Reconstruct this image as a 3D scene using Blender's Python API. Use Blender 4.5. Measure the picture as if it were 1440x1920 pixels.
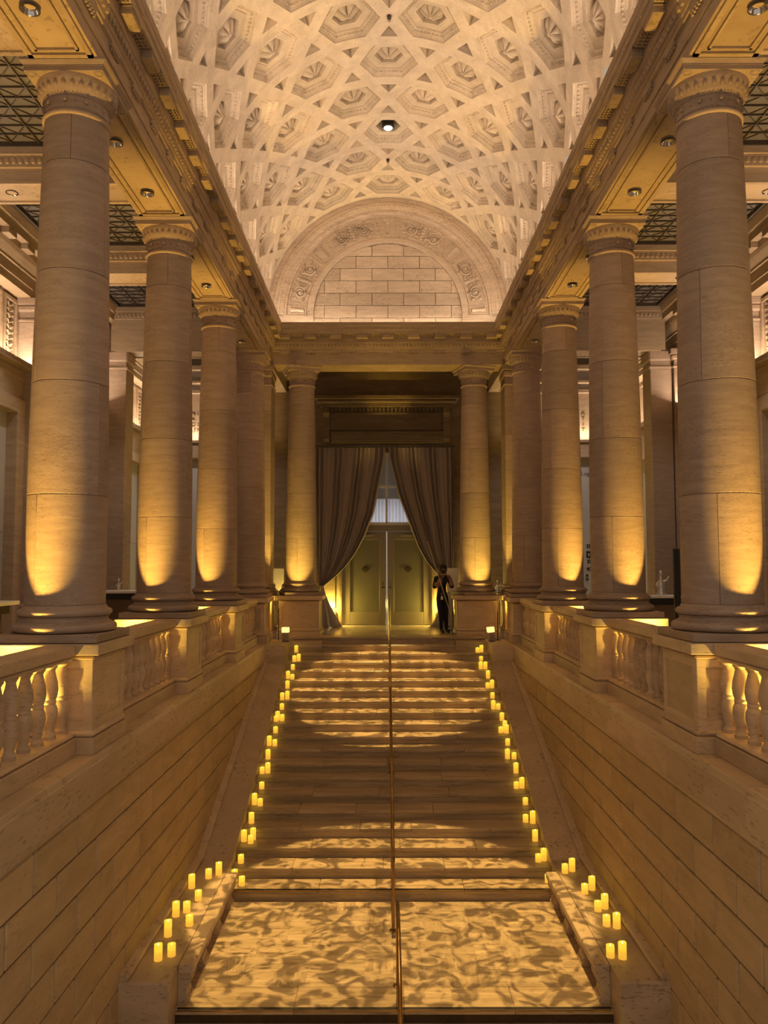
import bpy, bmesh, math, random
from mathutils import Vector, Matrix
random.seed(7)
PI = math.pi
S = bpy.context.scene
COL = S.collection
for o in list(bpy.data.objects): bpy.data.objects.remove(o)
R_ = math.radians

# ------------------------------------------------------------------ camera
cam = bpy.data.cameras.new('camera')
cam.sensor_fit = 'VERTICAL'; cam.sensor_height = 36.0
cam.lens = 1510.9 / 1920 * 36.0
cam.clip_start = .05; cam.clip_end = 200
camo = bpy.data.objects.new('camera', cam); COL.objects.link(camo)
camo.location = (-.0876, 0, 1.6)
camo.rotation_euler = (Matrix.Rotation(.0007, 3, 'Z') @ Matrix.Rotation(PI/2 + .0671, 3, 'X') @ Matrix.Rotation(-.0016, 3, 'Z')).to_euler()
S.camera = camo
# ------------------------------------------------------------------ view, world
S.view_settings.view_transform = 'Standard'
try: S.view_settings.look = 'None'
except Exception: pass
S.view_settings.gamma = 1.0; S.view_settings.exposure = 0.0
S.view_settings.use_curve_mapping = False
W = bpy.data.worlds.new('world'); S.world = W; W.use_nodes = True
bg = W.node_tree.nodes['Background']
bg.inputs[0].default_value = (1.0, .79, .59, 1); bg.inputs[1].default_value = .44

# ------------------------------------------------------------------ lights
AMBER = (1.0, .64, .11); WARM = (1.0, .75, .53)
def lamp(name, kind, loc, power, color, target=None, **kw):
    l = bpy.data.lights.new(name, kind); l.energy = power; l.color = color
    for k, v in kw.items(): setattr(l, k, v)
    o = bpy.data.objects.new(name, l); COL.objects.link(o); o.location = loc
    if target is not None:
        d = Vector(target) - Vector(loc); o.rotation_euler = d.to_track_quat('-Z', 'Y').to_euler()
    return o
# cove strips on both cornice tops, washing the vault
for sx in (-1, 1):
    for y0, y1 in ((2.5, 10.5), (10.6, 18.7)):
        yc = (y0 + y1) / 2
        lamp('vault_cove_lamp', 'AREA', (sx*2.82, yc, 7.335), 120, WARM, (sx*-1.6, yc, 10.), shape='RECTANGLE', size=y1-y0, size_y=.09)
lamp('vault_cove_lamp', 'AREA', (0, 19.04, 7.33), 26, WARM, (0, 18.6, 9.), shape='RECTANGLE', size=4.6, size_y=.08)
ROWS = [7.73, 11.17, 14.61, 18.05]; H = 3.135; YE = 19.44; XD = 2.10
for sx in (-1, 1):
    for k in range(3):
        y = ROWS[k]
        lamp('column_uplight_lamp', 'SPOT', (sx*3.35, y-.80, .10), 1500, (1.0, .57, .10), (sx*3.48, y-.48, 3.2), spot_size=R_(47), spot_blend=.9, shadow_soft_size=.04)
        lamp('column_uplight_spill_lamp', 'SPOT', (sx*3.35, y-.80, .10), 90, AMBER, (sx*3.30, y-.5, 3.2), spot_size=R_(130), spot_blend=.6, shadow_soft_size=.04)
    lamp('pier_uplight_lamp', 'SPOT', (sx*3.2, 18.75, .16), 260, AMBER, (sx*3.1, 19.1, 3.), spot_size=R_(110), spot_blend=.6, shadow_soft_size=.04)
    lamp('door_column_uplight_lamp', 'SPOT', (sx*2.27, 18.17, .23), 640, AMBER, (sx*2.2, 18.70, 1.9), spot_size=R_(54), spot_blend=.35, shadow_soft_size=.05)
    # glow at the door jambs behind the curtains
    lamp('doorway_uplight_lamp', 'POINT', (sx*1.52-.03, 21.90, 0.50), 105, (1.0, .72, .13), shadow_soft_size=.06)
    # aisle frieze coves, plus added fill spots that brighten the grey panels
    for y0, y1 in ((4.6, 7.4), (8.1, 10.8), (11.5, 14.2), (15.0, 17.7), (18.6, 21.5)):
        yc = (y0+y1)/2
        lamp('frieze_cove_lamp', 'AREA', (sx*6.47, yc, 5.19), 55, (1.0, .74, .5), (sx*6.62, yc, 6.1), shape='RECTANGLE', size=y1-y0, size_y=.05)
        lamp('aisle_fill_lamp', 'SPOT', (sx*4.7, yc, 6.9), 230, (1.0, .86, .72), (sx*6.6, yc, 1.6), spot_size=R_(60), spot_blend=.8, shadow_soft_size=.1)
    lamp('frieze_cove_lamp', 'AREA', (sx*5.0, 21.80, 5.06), 45, (1.0, .78, .55), (sx*5.0, 21.98, 6.), shape='RECTANGLE', size=2.8, size_y=.05)
    lamp('aisle_fill_lamp', 'SPOT', (sx*4.6, 19.2, 6.9), 260, (1.0, .88, .78), (sx*4.6, 22, 2.), spot_size=R_(70), spot_blend=.8, shadow_soft_size=.1)  # bodiless fill added to brighten the aisle end wall
# cool backlight behind the sheer curtain of the transom window
lamp('transom_backlight_lamp', 'AREA', (0, 22.9, 2.85), 10, (.9, .92, 1.0), (0, 22, 2.95), shape='RECTANGLE', size=2.0, size_y=.8)
# two pattern projectors in the vault, throwing leaf breakups on the stairs
def projector(loc, target, power, cone, seed, scale):
    o = lamp('pattern_projector_lamp', 'SPOT', loc, power, (1.0, .66, .27), target, spot_size=R_(cone), spot_blend=.12, shadow_soft_size=.012)
    l = o.data; l.color = (1.0, .63, .20); l.use_nodes = True; nt = l.node_tree; N = nt.nodes; K = nt.links
    em = [n for n in N if n.type == 'EMISSION'][0]
    tc = N.new('ShaderNodeTexCoord'); sp = N.new('ShaderNodeSeparateXYZ'); K.new(tc.outputs['Normal'], sp.inputs[0])
    du = N.new('ShaderNodeMath'); du.operation = 'DIVIDE'; K.new(sp.outputs[0], du.inputs[0]); K.new(sp.outputs[2], du.inputs[1])
    dv = N.new('ShaderNodeMath'); dv.operation = 'DIVIDE'; K.new(sp.outputs[1], dv.inputs[0]); K.new(sp.outputs[2], dv.inputs[1])
    cb = N.new('ShaderNodeCombineXYZ'); K.new(du.outputs[0], cb.inputs[0]); K.new(dv.outputs[0], cb.inputs[1]); cb.inputs[2].default_value = seed
    nz = N.new('ShaderNodeTexNoise'); nz.inputs['Scale'].default_value = scale; nz.inputs['Detail'].default_value = 4; nz.inputs['Distortion'].default_value = 1.5
    K.new(cb.outputs[0], nz.inputs['Vector'])
    rp = N.new('ShaderNodeValToRGB'); rp.color_ramp.elements[0].position = .44; rp.color_ramp.elements[1].position = .56
    rp.color_ramp.elements[0].color = (.22, .22, .22, 1); rp.color_ramp.elements[1].color = (1, 1, 1, 1)
    K.new(nz.outputs[0], rp.inputs[0]); K.new(rp.outputs[0], em.inputs['Strength'])
    return o
projector((0, 16.06, 10.35), (0, 16.25, -.8), 11500, 20, 1.3, 40)
projector((0, 13.0, 10.3), (0, 9.95, -2.6), 11200, 21.2, 4.7, 44)

# ------------------------------------------------------------------ materials
def newmat(name):
    m = bpy.data.materials.new(name); m.use_nodes = True
    return m, m.node_tree.nodes, m.node_tree.links, m.node_tree.nodes['Principled BSDF']
def stone(name, ca, cb, sc=(1.5, 1.5, 9), rough=.6, pit=.5, bump=.25, obj=False, tone=.12, fine=1.0):
    m, N, K, B = newmat(name)
    if obj: src = N.new('ShaderNodeTexCoord').outputs['Object']
    else: src = N.new('ShaderNodeNewGeometry').outputs['Position']
    oi = N.new('ShaderNodeObjectInfo')
    mu = N.new('ShaderNodeVectorMath'); mu.operation = 'SCALE'; mu.inputs[0].default_value = (13.1, 7.7, 5.3); K.new(oi.outputs['Random'], mu.inputs['Scale'])
    ad = N.new('ShaderNodeVectorMath'); ad.operation = 'ADD'; K.new(src, ad.inputs[0]); K.new(mu.outputs[0], ad.inputs[1])
    mp = N.new('ShaderNodeMapping'); mp.inputs['Scale'].default_value = sc; K.new(ad.outputs[0], mp.inputs[0])
    n1 = N.new('ShaderNodeTexNoise'); n1.inputs['Scale'].default_value = 1.3; n1.inputs['Detail'].default_value = 7; n1.inputs['Distortion'].default_value = .6
    K.new(mp.outputs[0], n1.inputs['Vector'])
    r1 = N.new('ShaderNodeValToRGB'); r1.color_ramp.elements[0].position = .32; r1.color_ramp.elements[1].position = .68
    r1.color_ramp.elements[0].color = (*ca, 1); r1.color_ramp.elements[1].color = (*cb, 1)
    K.new(n1.outputs[0], r1.inputs[0])
    n2 = N.new('ShaderNodeTexNoise'); n2.inputs['Scale'].default_value = 9*fine; n2.inputs['Detail'].default_value = 4; K.new(mp.outputs[0], n2.inputs['Vector'])
    n3 = N.new('ShaderNodeTexNoise'); n3.inputs['Scale'].default_value = 1.7; n3.inputs['Detail'].default_value = 2; K.new(ad.outputs[0], n3.inputs['Vector'])
    am = N.new('ShaderNodeMath'); am.operation = 'MULTIPLY_ADD'; K.new(n3.outputs[0], am.inputs[0]); am.inputs[1].default_value = .35; K.new(n2.outputs[0], am.inputs[2])
    r2 = N.new('ShaderNodeValToRGB'); r2.color_ramp.elements[0].position = .76; r2.color_ramp.elements[1].position = .86
    r2.color_ramp.elements[0].color = (0, 0, 0, 1); r2.color_ramp.elements[1].color = (1, 1, 1, 1); K.new(am.outputs[0], r2.inputs[0])
    pm = N.new('ShaderNodeMath'); pm.operation = 'MULTIPLY'; K.new(r2.outputs[0], pm.inputs[0]); pm.inputs[1].default_value = pit
    mx = N.new('ShaderNodeMix'); mx.data_type = 'RGBA'; K.new(pm.outputs[0], mx.inputs[0]); K.new(r1.outputs[0], mx.inputs[6])
    mx.inputs[7].default_value = (ca[0]*.38, ca[1]*.32, ca[2]*.25, 1)
    hs = N.new('ShaderNodeHueSaturation'); K.new(mx.outputs[2], hs.inputs['Color'])
    tv = N.new('ShaderNodeMath'); tv.operation = 'MULTIPLY_ADD'; K.new(oi.outputs['Random'], tv.inputs[0]); tv.inputs[1].default_value = tone*2; tv.inputs[2].default_value = 1-tone
    K.new(tv.outputs[0], hs.inputs['Value']); K.new(hs.outputs[0], B.inputs['Base Color'])
    bh = N.new('ShaderNodeMath'); bh.operation = 'SUBTRACT'; K.new(n1.outputs[0], bh.inputs[0]); K.new(pm.outputs[0], bh.inputs[1])
    bp = N.new('ShaderNodeBump'); bp.inputs['Strength'].default_value = bump; bp.inputs['Distance'].default_value = .012
    K.new(bh.outputs[0], bp.inputs['Height']); K.new(bp.outputs[0], B.inputs['Normal'])
    B.inputs['Roughness'].default_value = rough
    return m
def plain(name, c, rough=.5, metal=0, noise=.12, sc=18, bump=.05, emit=None, es=0):
    m, N, K, B = newmat(name)
    tc = N.new('ShaderNodeTexCoord'); n = N.new('ShaderNodeTexNoise'); n.inputs['Scale'].default_value = sc; n.inputs['Detail'].default_value = 4
    K.new(tc.outputs['Object'], n.inputs['Vector'])
    r = N.new('ShaderNodeValToRGB'); a, b = 1-noise, 1+noise
    r.color_ramp.elements[0].color = (c[0]*a, c[1]*a, c[2]*a, 1); r.color_ramp.elements[1].color = (min(1, c[0]*b), min(1, c[1]*b), min(1, c[2]*b), 1)
    K.new(n.outputs[0], r.inputs[0]); K.new(r.outputs[0], B.inputs['Base Color'])
    bp = N.new('ShaderNodeBump'); bp.inputs['Strength'].default_value = bump; bp.inputs['Distance'].default_value = .01
    K.new(n.outputs[0], bp.inputs['Height']); K.new(bp.outputs[0], B.inputs['Normal'])
    B.inputs['Roughness'].default_value = rough; B.inputs['Metallic'].default_value = metal
    if emit: B.inputs['Emission Color'].default_value = (*emit, 1); B.inputs['Emission Strength'].default_value = es
    return m
TA, TB = (.315, .232, .178), (.40, .302, .234)
M_COL = stone('column_travertine', TA, TB, (2.2, 2.2, 15), .6, .5, .10, fine=1.2)
M_WALL = stone('wall_travertine', (.48, .35, .19), (.60, .445, .25), (1.2, 1.2, 5), .65, .25, .15, tone=.07)
M_TRIM = stone('trim_travertine', (.335, .245, .165), (.425, .32, .222), (1.6, 1.6, 12), .6, .45)
M_COPE = stone('coping_travertine', (.49, .37, .235), (.61, .47, .315), (1.6, 1., 5), .5, .5)
M_VAULT = stone('vault_plaster_stone', (.54, .455, .36), (.68, .58, .465), (3, 3, 3), .8, .35, .15, fine=1.6)
M_LUN = stone('lunette_travertine', (.50, .40, .30), (.64, .52, .40), (1.6, 1.6, 10), .7, .65)
M_STEP = stone('step_travertine', (.33, .245, .14), (.54, .41, .255), (.8, 9, 11), .38, .55, .15)
M_TILE = stone('tile_travertine', (.34, .25, .15), (.60, .47, .30), (1.2, 9, 9), .33, .75, .12, obj=True, tone=.10)
M_FLOOR = stone('floor_travertine', (.40, .31, .20), (.54, .43, .29), (.8, 6, 6), .22, .3, .05)
M_DARK = stone('shadow_joint_mortar', (.055, .034, .016), (.08, .05, .024), (4, 4, 4), .9, .2)
M_BAL = stone('baluster_travertine', (.50, .375, .245), (.62, .475, .32), (2, 2, 8), .5, .35)
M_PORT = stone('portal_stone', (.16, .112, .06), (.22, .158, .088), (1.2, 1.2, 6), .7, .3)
M_BRASS = plain('brass', (.36, .23, .10), .28, 1.0, .1, 9)
M_BLACK = plain('plain_black', (.012, .010, .008), .5)
M_CHROME = plain('chrome', (.75, .75, .78), .12, 1.0, .05)
M_GREY = plain('grey_painted_wall', (.42, .41, .40), .7, 0, .05, 3)
M_PANE = plain('frosted_laylight_glass', (.12, .105, .095), .8, 0, .15, 2)
M_BAR = plain('dark_bronze_bar', (.06, .045, .034), .5, .2)
M_CURT = plain('taupe_curtain', (.33, .275, .245), .75, 0, .1, 40, .1)
M_FRAME = plain('door_metal_paint', (.22, .185, .13), .45, 0, .05)
M_SHEER = plain('sheer_white_cloth', (.75, .75, .78), .9, 0, .05)
M_CLOTH = plain('black_clothing', (.008, .007, .009), .8)
M_SKIN = plain('skin', (.30, .16, .10), .55, 0, .06)
M_HAIR = plain('black_hair', (.006, .005, .005), .5)
M_WHITE = plain('white_painted', (.7, .68, .64), .4, 0, .05)
M_PLAQ = plain('pewter_plaque', (.42, .40, .38), .5)
M_SILV = plain('silver_figure', (.72, .72, .72), .25, .8)
M_GREYBOX = plain('grey_fixture_body', (.34, .28, .22), .5)
M_GLOWTOP = plain('lit_lens', (.9, .8, .5), .4, 0, .02, emit=(1.0, .72, .25), es=1.3)
M_LENS = plain('lamp_lens', (.9, .9, .9), .2, 0, .02, emit=(1.0, .92, .75), es=6)
def glass(name, c, rough, alpha_t):
    m, N, K, B = newmat(name)
    B.inputs['Base Color'].default_value = (*c, 1); B.inputs['Roughness'].default_value = rough
    B.inputs['Transmission Weight'].default_value = alpha_t; B.inputs['IOR'].default_value = 1.2
    return m
M_DGLASS = glass('frosted_olive_glass', (.21, .195, .13), .22, .10)
M_WGLASS = glass('window_glass', (.9, .9, .88), .03, .95)
# wax: glows from the flame inside, brightest near the top
def wax():
    m, N, K, B = newmat('glowing_wax')
    tc = N.new('ShaderNodeTexCoord'); sp = N.new('ShaderNodeSeparateXYZ'); K.new(tc.outputs['Generated'], sp.inputs[0])
    r = N.new('ShaderNodeValToRGB'); e = r.color_ramp.elements
    e[0].position = .0; e[0].color = (.85, .42, .045, 1); e[1].position = 1.; e[1].color = (1.0, .74, .045, 1)
    x = e.new(.45); x.color = (.95, .52, .04, 1); y = e.new(.6); y.color = (1., .66, .045, 1)
    K.new(sp.outputs[2], r.inputs[0])
    B.inputs['Base Color'].default_value = (.35, .22, .05, 1); B.inputs['Roughness'].default_value = .6
    K.new(r.outputs[0], B.inputs['Emission Color']); B.inputs['Emission Strength'].default_value = .95
    return m
M_WAX = wax()
M_FLAME = plain('candle_flame', (1, .8, .3), .5, emit=(1.0, .75, .2), es=8)

# ------------------------------------------------------------------ mesh helpers
class MB:
    def __init__(s): s.v = []; s.f = []
    def add(s, vs, fs):
        b = len(s.v); s.v += [tuple(p) for p in vs]; s.f += [tuple(b+i for i in f) for f in fs]; return s
    def box(s, x0, x1, y0, y1, z0, z1):
        if x0 > x1: x0, x1 = x1, x0
        if y0 > y1: y0, y1 = y1, y0
        if z0 > z1: z0, z1 = z1, z0
        return s.add([(x0,y0,z0),(x1,y0,z0),(x1,y1,z0),(x0,y1,z0),(x0,y0,z1),(x1,y0,z1),(x1,y1,z1),(x0,y1,z1)],
                     [(0,3,2,1),(4,5,6,7),(0,1,5,4),(1,2,6,5),(2,3,7,6),(3,0,4,7)])
    def cbox(s, x0, x1, y0, y1, z0, z1, c=.008):
        if x0 > x1: x0, x1 = x1, x0
        bm = bmesh.new(); vs = []
        for X, sx in ((x0,1),(x1,-1)):
            for Y, sy in ((y0,1),(y1,-1)):
                for Z, sz in ((z0,1),(z1,-1)):
                    vs += [(X, Y+sy*c, Z+sz*c), (X+sx*c, Y, Z+sz*c), (X+sx*c, Y+sy*c, Z)]
        bv = [bm.verts.new(p) for p in vs]
        r = bmesh.ops.convex_hull(bm, input=bv); bm.normal_update()
        bmesh.ops.dissolve_limit(bm, angle_limit=.01, verts=bm.verts, edges=bm.edges)
        bm.verts.index_update()
        s.add([v.co[:] for v in bm.verts], [[v.index for v in f.verts] for f in bm.faces]); bm.free(); return s
    def lathe(s, prof, cx=0, cy=0, n=24, a0=0, a1=2*PI, cap=True):
        full = abs(a1-a0-2*PI) < 1e-6; m = n if full else n+1; b = len(s.v)
        for r, z in prof:
            for i in range(m):
                a = a0+(a1-a0)*i/n; s.v.append((cx+r*math.cos(a), cy+r*math.sin(a), z))
        for j in range(len(prof)-1):
            for i in range(n):
                k = (i+1) % m; s.f.append((b+j*m+i, b+j*m+k, b+(j+1)*m+k, b+(j+1)*m+i))
        if cap and full:
            s.f.append(tuple(b+i for i in reversed(range(m)))); s.f.append(tuple(b+(len(prof)-1)*m+i for i in range(m)))
        return s
    def tube(s, pts, r, n=8, cap=True):
        pts = [Vector(p) for p in pts]; b = len(s.v); up = Vector((0, 0, 1))
        rr = r if isinstance(r, (list, tuple)) else [r]*len(pts)
        for i, p in enumerate(pts):
            t = (pts[min(i+1, len(pts)-1)] - pts[max(i-1, 0)]).normalized()
            u = t.cross(up)
            if u.length < 1e-3: u = t.cross(Vector((1, 0, 0)))
            u.normalize(); w = u.cross(t)
            for k in range(n):
                a = 2*PI*k/n; s.v.append(tuple(p + (u*math.cos(a)+w*math.sin(a))*rr[i]))
        for i in range(len(pts)-1):
            for k in range(n):
                q = (k+1) % n; s.f.append((b+i*n+k, b+i*n+q, b+(i+1)*n+q, b+(i+1)*n+k))
        if cap:
            s.f.append(tuple(b+k for k in reversed(range(n)))); s.f.append(tuple(b+(len(pts)-1)*n+k for k in range(n)))
        return s
    def ball(s, c, r, nu=6, nv=4):
        rx, ry, rz = r if isinstance(r, (list, tuple)) else (r, r, r); b = len(s.v)
        s.v.append((c[0], c[1], c[2]-rz))
        for j in range(1, nv):
            t = -PI/2+PI*j/nv
            for i in range(nu):
                a = 2*PI*i/nu; s.v.append((c[0]+rx*math.cos(t)*math.cos(a), c[1]+ry*math.cos(t)*math.sin(a), c[2]+rz*math.sin(t)))
        s.v.append((c[0], c[1], c[2]+rz)); top = len(s.v)-1
        for i in range(nu):
            k = (i+1) % nu; s.f.append((b, b+1+k, b+1+i)); s.f.append((top, top-nu+i, top-nu+k))
            for j in range(nv-2): s.f.append((b+1+j*nu+i, b+1+j*nu+k, b+1+(j+1)*nu+k, b+1+(j+1)*nu+i))
        return s
    def extr(s, poly, axis, a0, a1):
        """closed polygon (p,q) extruded along axis: 'y' -> (x,z), 'x' -> (y,z), 'z' -> (x,y)"""
        def P(p, q, a): return {'y': (p, a, q), 'x': (a, p, q), 'z': (p, q, a)}[axis]
        n = len(poly); vs = [P(p, q, a0) for p, q in poly]+[P(p, q, a1) for p, q in poly]
        fs = [(i, (i+1) % n, n+(i+1) % n, n+i) for i in range(n)]+[tuple(reversed(range(n))), tuple(range(n, 2*n))]
        return s.add(vs, fs)
    def mesh(s, name, smooth=None):
        me = bpy.data.meshes.new(name); me.from_pydata(s.v, [], s.f)
        bm = bmesh.new(); bm.from_mesh(me); bmesh.ops.recalc_face_normals(bm, faces=bm.faces); bm.to_mesh(me); bm.free()
        if smooth: 
            for p in me.polygons: p.use_smooth = True
            try: me.set_sharp_from_angle(angle=R_(smooth))
            except Exception: pass
        return me
def link(name, data, parent=None, loc=(0,0,0), rot=None, scale=None, label=None, cat=None, group=None, kind=None):
    o = bpy.data.objects.new(name, data); COL.objects.link(o); o.location = loc
    if rot: o.rotation_euler = rot
    if scale: o.scale = scale
    if parent is not None: o.parent = parent
    if label: o['label'] = label
    if cat: o['category'] = cat
    if group: o['group'] = group
    if kind: o['kind'] = kind
    return o
def mk(name, mb, mat, parent=None, smooth=None, **kw):
    me = mb.mesh(name, smooth); me.materials.append(mat)
    return link(name, me, parent, **kw)
def mx(name, mb, mat, smooth=None):
    me = mb.mesh(name, smooth); me.materials.append(mat); return me
def struct(name, data, label, **kw):
    return link(name, data, label=label, kind='structure', **kw)
def copy_tree(o, parent=None):
    c = o.copy(); COL.objects.link(c)
    if parent is not None: c.parent = parent
    for ch in list(o.children): copy_tree(ch, c)
    return c
def ordn(i):
    W_ = ['zeroth','first','second','third','fourth','fifth','sixth','seventh','eighth','ninth','tenth','eleventh','twelfth','thirteenth','fourteenth','fifteenth','sixteenth','seventeenth','eighteenth','nineteenth']
    return W_[i]
SIDE = {-1: 'left', 1: 'right'}

# ================================================================== vault ceiling
RV, ZC, A = 2.90, 7.65, .667
DY = math.sqrt(3)*A; Y0 = 13.75; RH = .525
def cyl(s_, y, d=0.): 
    p = s_/RV; return ((RV+d)*math.sin(p), y, ZC+(RV+d)*math.cos(p))
YB = 19.16
lat = MB(); centers = []
for j in range(-8, 6):
    y = Y0+j*DY
    for i in range(-4, 5):
        s_ = 2*A*i+(A if j % 2 else 0)
        if abs(s_) > 4.6: continue
        centers.append((s_, y, j))
def hexv(r): return [(r*math.cos(PI/3*k), r*math.sin(PI/3*k)) for k in range(6)]
def ring(outer, inner, s0, y0, nsub):
    n = len(outer)
    for k in range(n):
        for q in range(nsub):
            t0, t1 = q/nsub, (q+1)/nsub
            def L(P, t): a, b = P[k], P[(k+1) % n]; return (a[0]+(b[0]-a[0])*t+s0, a[1]+(b[1]-a[1])*t+y0)
            lat.add([cyl(*L(outer, t0)), cyl(*L(outer, t1)), cyl(*L(inner, t1)), cyl(*L(inner, t0))], [(0, 1, 2, 3)])
KT = .46
triU = [(-A/2, math.sqrt(3)/2*A), (A/2, math.sqrt(3)/2*A), (0, math.sqrt(3)*A)]
cU = (0, math.sqrt(3)/2*A+A/(2*math.sqrt(3)))
for s_, y, j in centers:
    ring(hexv(A), hexv(RH), s_, y, 3)
    for sg in (1, -1):
        out = [(p, q*sg) for p, q in triU]; inn = [(cU[0]+(p-cU[0])*KT, (cU[1]+(q-cU[1])*KT)*sg) for p, q in triU]
        ring(out, inn, s_, y, 3)
ceil = struct('ceiling', mx('vault_ribs', lat, M_VAULT), 'pale stone barrel vault with hexagonal coffers over the staircase')
# shared coffer, rosette, triangle meshes (origin on the vault axis, centred on the crown)
def ringpts(r, d, nsub=3):
    H6 = hexv(r); out = []
    for k in range(6):
        for q in range(nsub):
            a, b = H6[k], H6[(k+1) % 6]; t = q/nsub
            x, y, z = cyl(a[0]+(b[0]-a[0])*t, a[1]+(b[1]-a[1])*t, d); out.append((x, y, z-ZC))
    return out
def coffer_mesh(hole):
    mb = MB(); prof = [(RH, 0), (RH-.006, .03), (.503, .034), (.498, .046), (.425, .095), (.412, .10), (.408, .118), (.392, .120), (.385, .112), (.29, .112), (.280, .120), (.25, .120), (.244, .225)]
    if hole: prof += [(.244, .55)]
    n = 18; b = 0
    for r, d in prof: mb.v += ringpts(r, d)
    for j in range(len(prof)-1):
        for i in range(n): k = (i+1) % n; mb.f.append((j*n+i, j*n+k, (j+1)*n+k, (j+1)*n+i))
    mb.f.append(tuple((len(prof)-1)*n+i for i in range(n)))
    H6 = hexv(.463)
    for k in range(6):
        a, b2 = H6[k], H6[(k+1) % 6]
        for q in range(7):
            t = (q+.5)/7; x, y, z = cyl(a[0]+(b2[0]-a[0])*t, a[1]+(b2[1]-a[1])*t, .066); mb.ball((x, y, z-ZC), .026, 5, 3)
    return mx('coffer', mb, M_VAULT)
def rosette_mesh(phase, lobes, seed):
    rnd = random.Random(seed); mb = MB(); nr, nt = 9, 48
    for i in range(nr+1):
        t = i/nr
        for k in range(nt):
            a = 2*PI*k/nt; lob = abs(math.cos(lobes/2*(a+phase)))
            r = t*(.180+.052*lob**.6)
            h = .145*(1-t**2.6)*(.42+.58*lob**.6 if t > .2 else 1)+(.022 if t < .2 else 0)
            x, y, z = cyl(r*math.cos(a), r*math.sin(a), .225-h); mb.v.append((x, y, z-ZC))
    for i in range(nr):
        for k in range(nt): q = (k+1) % nt; mb.f.append((i*nt+k, i*nt+q, (i+1)*nt+q, (i+1)*nt+k))
    return mx('rosette', mb, M_VAULT, 40)
def tri_mesh():
    mb = MB(); inn = [((p-cU[0])*KT, (q-cU[1])*KT) for p, q in triU]
    lv = [(1, 0), (.97, .05), (.30, .20)]
    n = 3
    for sc, d in lv:
        for p, q in inn: x, y, z = cyl(p*sc, q*sc, d); mb.v.append((x, y, z-ZC))
    for j in range(len(lv)-1):
        for i in range(n): k = (i+1) % n; mb.f.append((j*n+i, j*n+k, (j+1)*n+k, (j+1)*n+i))
    mb.f.append((6, 7, 8)); return mx('triangle_recess', mb, M_VAULT)
C_ME, C_HOLE = coffer_mesh(False), coffer_mesh(True)
ROS = [rosette_mesh(0, 6, 1), rosette_mesh(.3, 8, 2), rosette_mesh(.15, 6, 3)]
T_ME = tri_mesh()
holeloc = None
for s_, y, j in centers:
    hole = abs(s_) < .01 and j == 2
    c = link('coffer', C_HOLE if hole else C_ME, ceil, (0, y, ZC), (0, s_/RV, 0))
    if not hole: link('rosette', ROS[(j+int(round(s_*3))) % 3], c)
    for sg in (1, -1):
        link('triangle_recess', T_ME, ceil, (0, y+cU[1]*sg, ZC), (0, s_/RV, 0 if sg > 0 else 0), (1, sg, 1))
# projector body in the open coffer, hooks on the crown
pj = link('ceiling_projector', None, loc=(0, 16.06, 10.62), label='lit spotlight inside the black open coffer of the vault', cat='lamp')
mk('housing', MB().lathe([(.10, .0), (.12, .02), (.12, .24), (.05, .28)], n=16), M_BLACK, pj, 40)
mk('lens', MB().lathe([(.001, -.03), (.07, -.02), (.09, .0)], n=16), M_LENS, pj, 40)
mk('coffer_backing', MB().lathe([(.30, .30), (.30, .33)], n=6), M_BLACK, pj)
for yy, lb in ((12.56, 'small dark hook boss on the vault crown, nearer one'), (17.2, 'small dark hook boss on the vault crown near the end arch')):
    h = link('ceiling_hook', None, loc=(0, yy, ZC+RV-.05), label=lb, cat='hook')
    mk('boss', MB().lathe([(.01, -.02), (.035, 0), (.04, .05)], n=12), M_BAR, h, 40)
    mk('ring', MB().tube([(.02*math.cos(t*PI/5), 0, -.035+.02*math.sin(t*PI/5)) for t in range(11)], .005, 6), M_BAR, h)

# ================================================================== lunette end wall
YL = 19.16
wend = struct('wall_end', mx('wall_end', MB().box(-3.4, 3.4, YL+.06, YL+.4, 7.2, 10.9), M_LUN), 'pale lunette wall closing the vault above the doorway')
ZS = 7.65
def arc_pts(r, a0, a1, n): return [(r*math.cos(a0+(a1-a0)*i/n), r*math.sin(a0+(a1-a0)*i/n)) for i in range(n+1)]
# stone blocks of the tympanum, clipped to the inner arch
zrow = 7.30; rowh = .305; k = 0
while zrow < ZS+1.8:
    z0, z1 = zrow, zrow+rowh; off = (.385 if k % 2 else 0)
    for i in range(-4, 5):
        x0, x1 = i*.77+off-.385, i*.77+off+.385
        poly = []
        def lim(z): 
            q = z-ZS; return 1.80 if q <= 0 else (math.sqrt(max(0, 1.80**2-q*q)))
        zs = [z0+(z1-z0)*t/5 for t in range(6)]
        right = [(min(x1, lim(z)), z) for z in zs if min(x1, lim(z)) > max(x0, -lim(z))+.02]
        left = [(max(x0, -lim(z)), z) for z in zs if min(x1, lim(z)) > max(x0, -lim(z))+.02]
        if len(right) < 2: continue
        poly = right+left[::-1]
        cx = sum(p[0] for p in poly)/len(poly); cz = sum(p[1] for p in poly)/len(poly)
        poly = [(p+(.006 if p < cx else -.006), q+(.006 if q < cz else -.006)) for p, q in poly]
        mb = MB(); n = len(poly)
        mb.add([(p, YL+.07, q) for p, q in poly]+[(p, YL+.006, q) for p, q in poly]+[(cx+(p-cx)*.985, YL, cz+(q-cz)*.97) for p, q in poly],
               [(i2, (i2+1) % n, n+(i2+1) % n, n+i2) for i2 in range(n)]+[(n+i2, n+(i2+1) % n, 2*n+(i2+1) % n, 2*n+i2) for i2 in range(n)]+[tuple(range(2*n, 3*n))])
        mk('stone_block', mb, M_LUN, wend)
    zrow += rowh; k += 1
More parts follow.
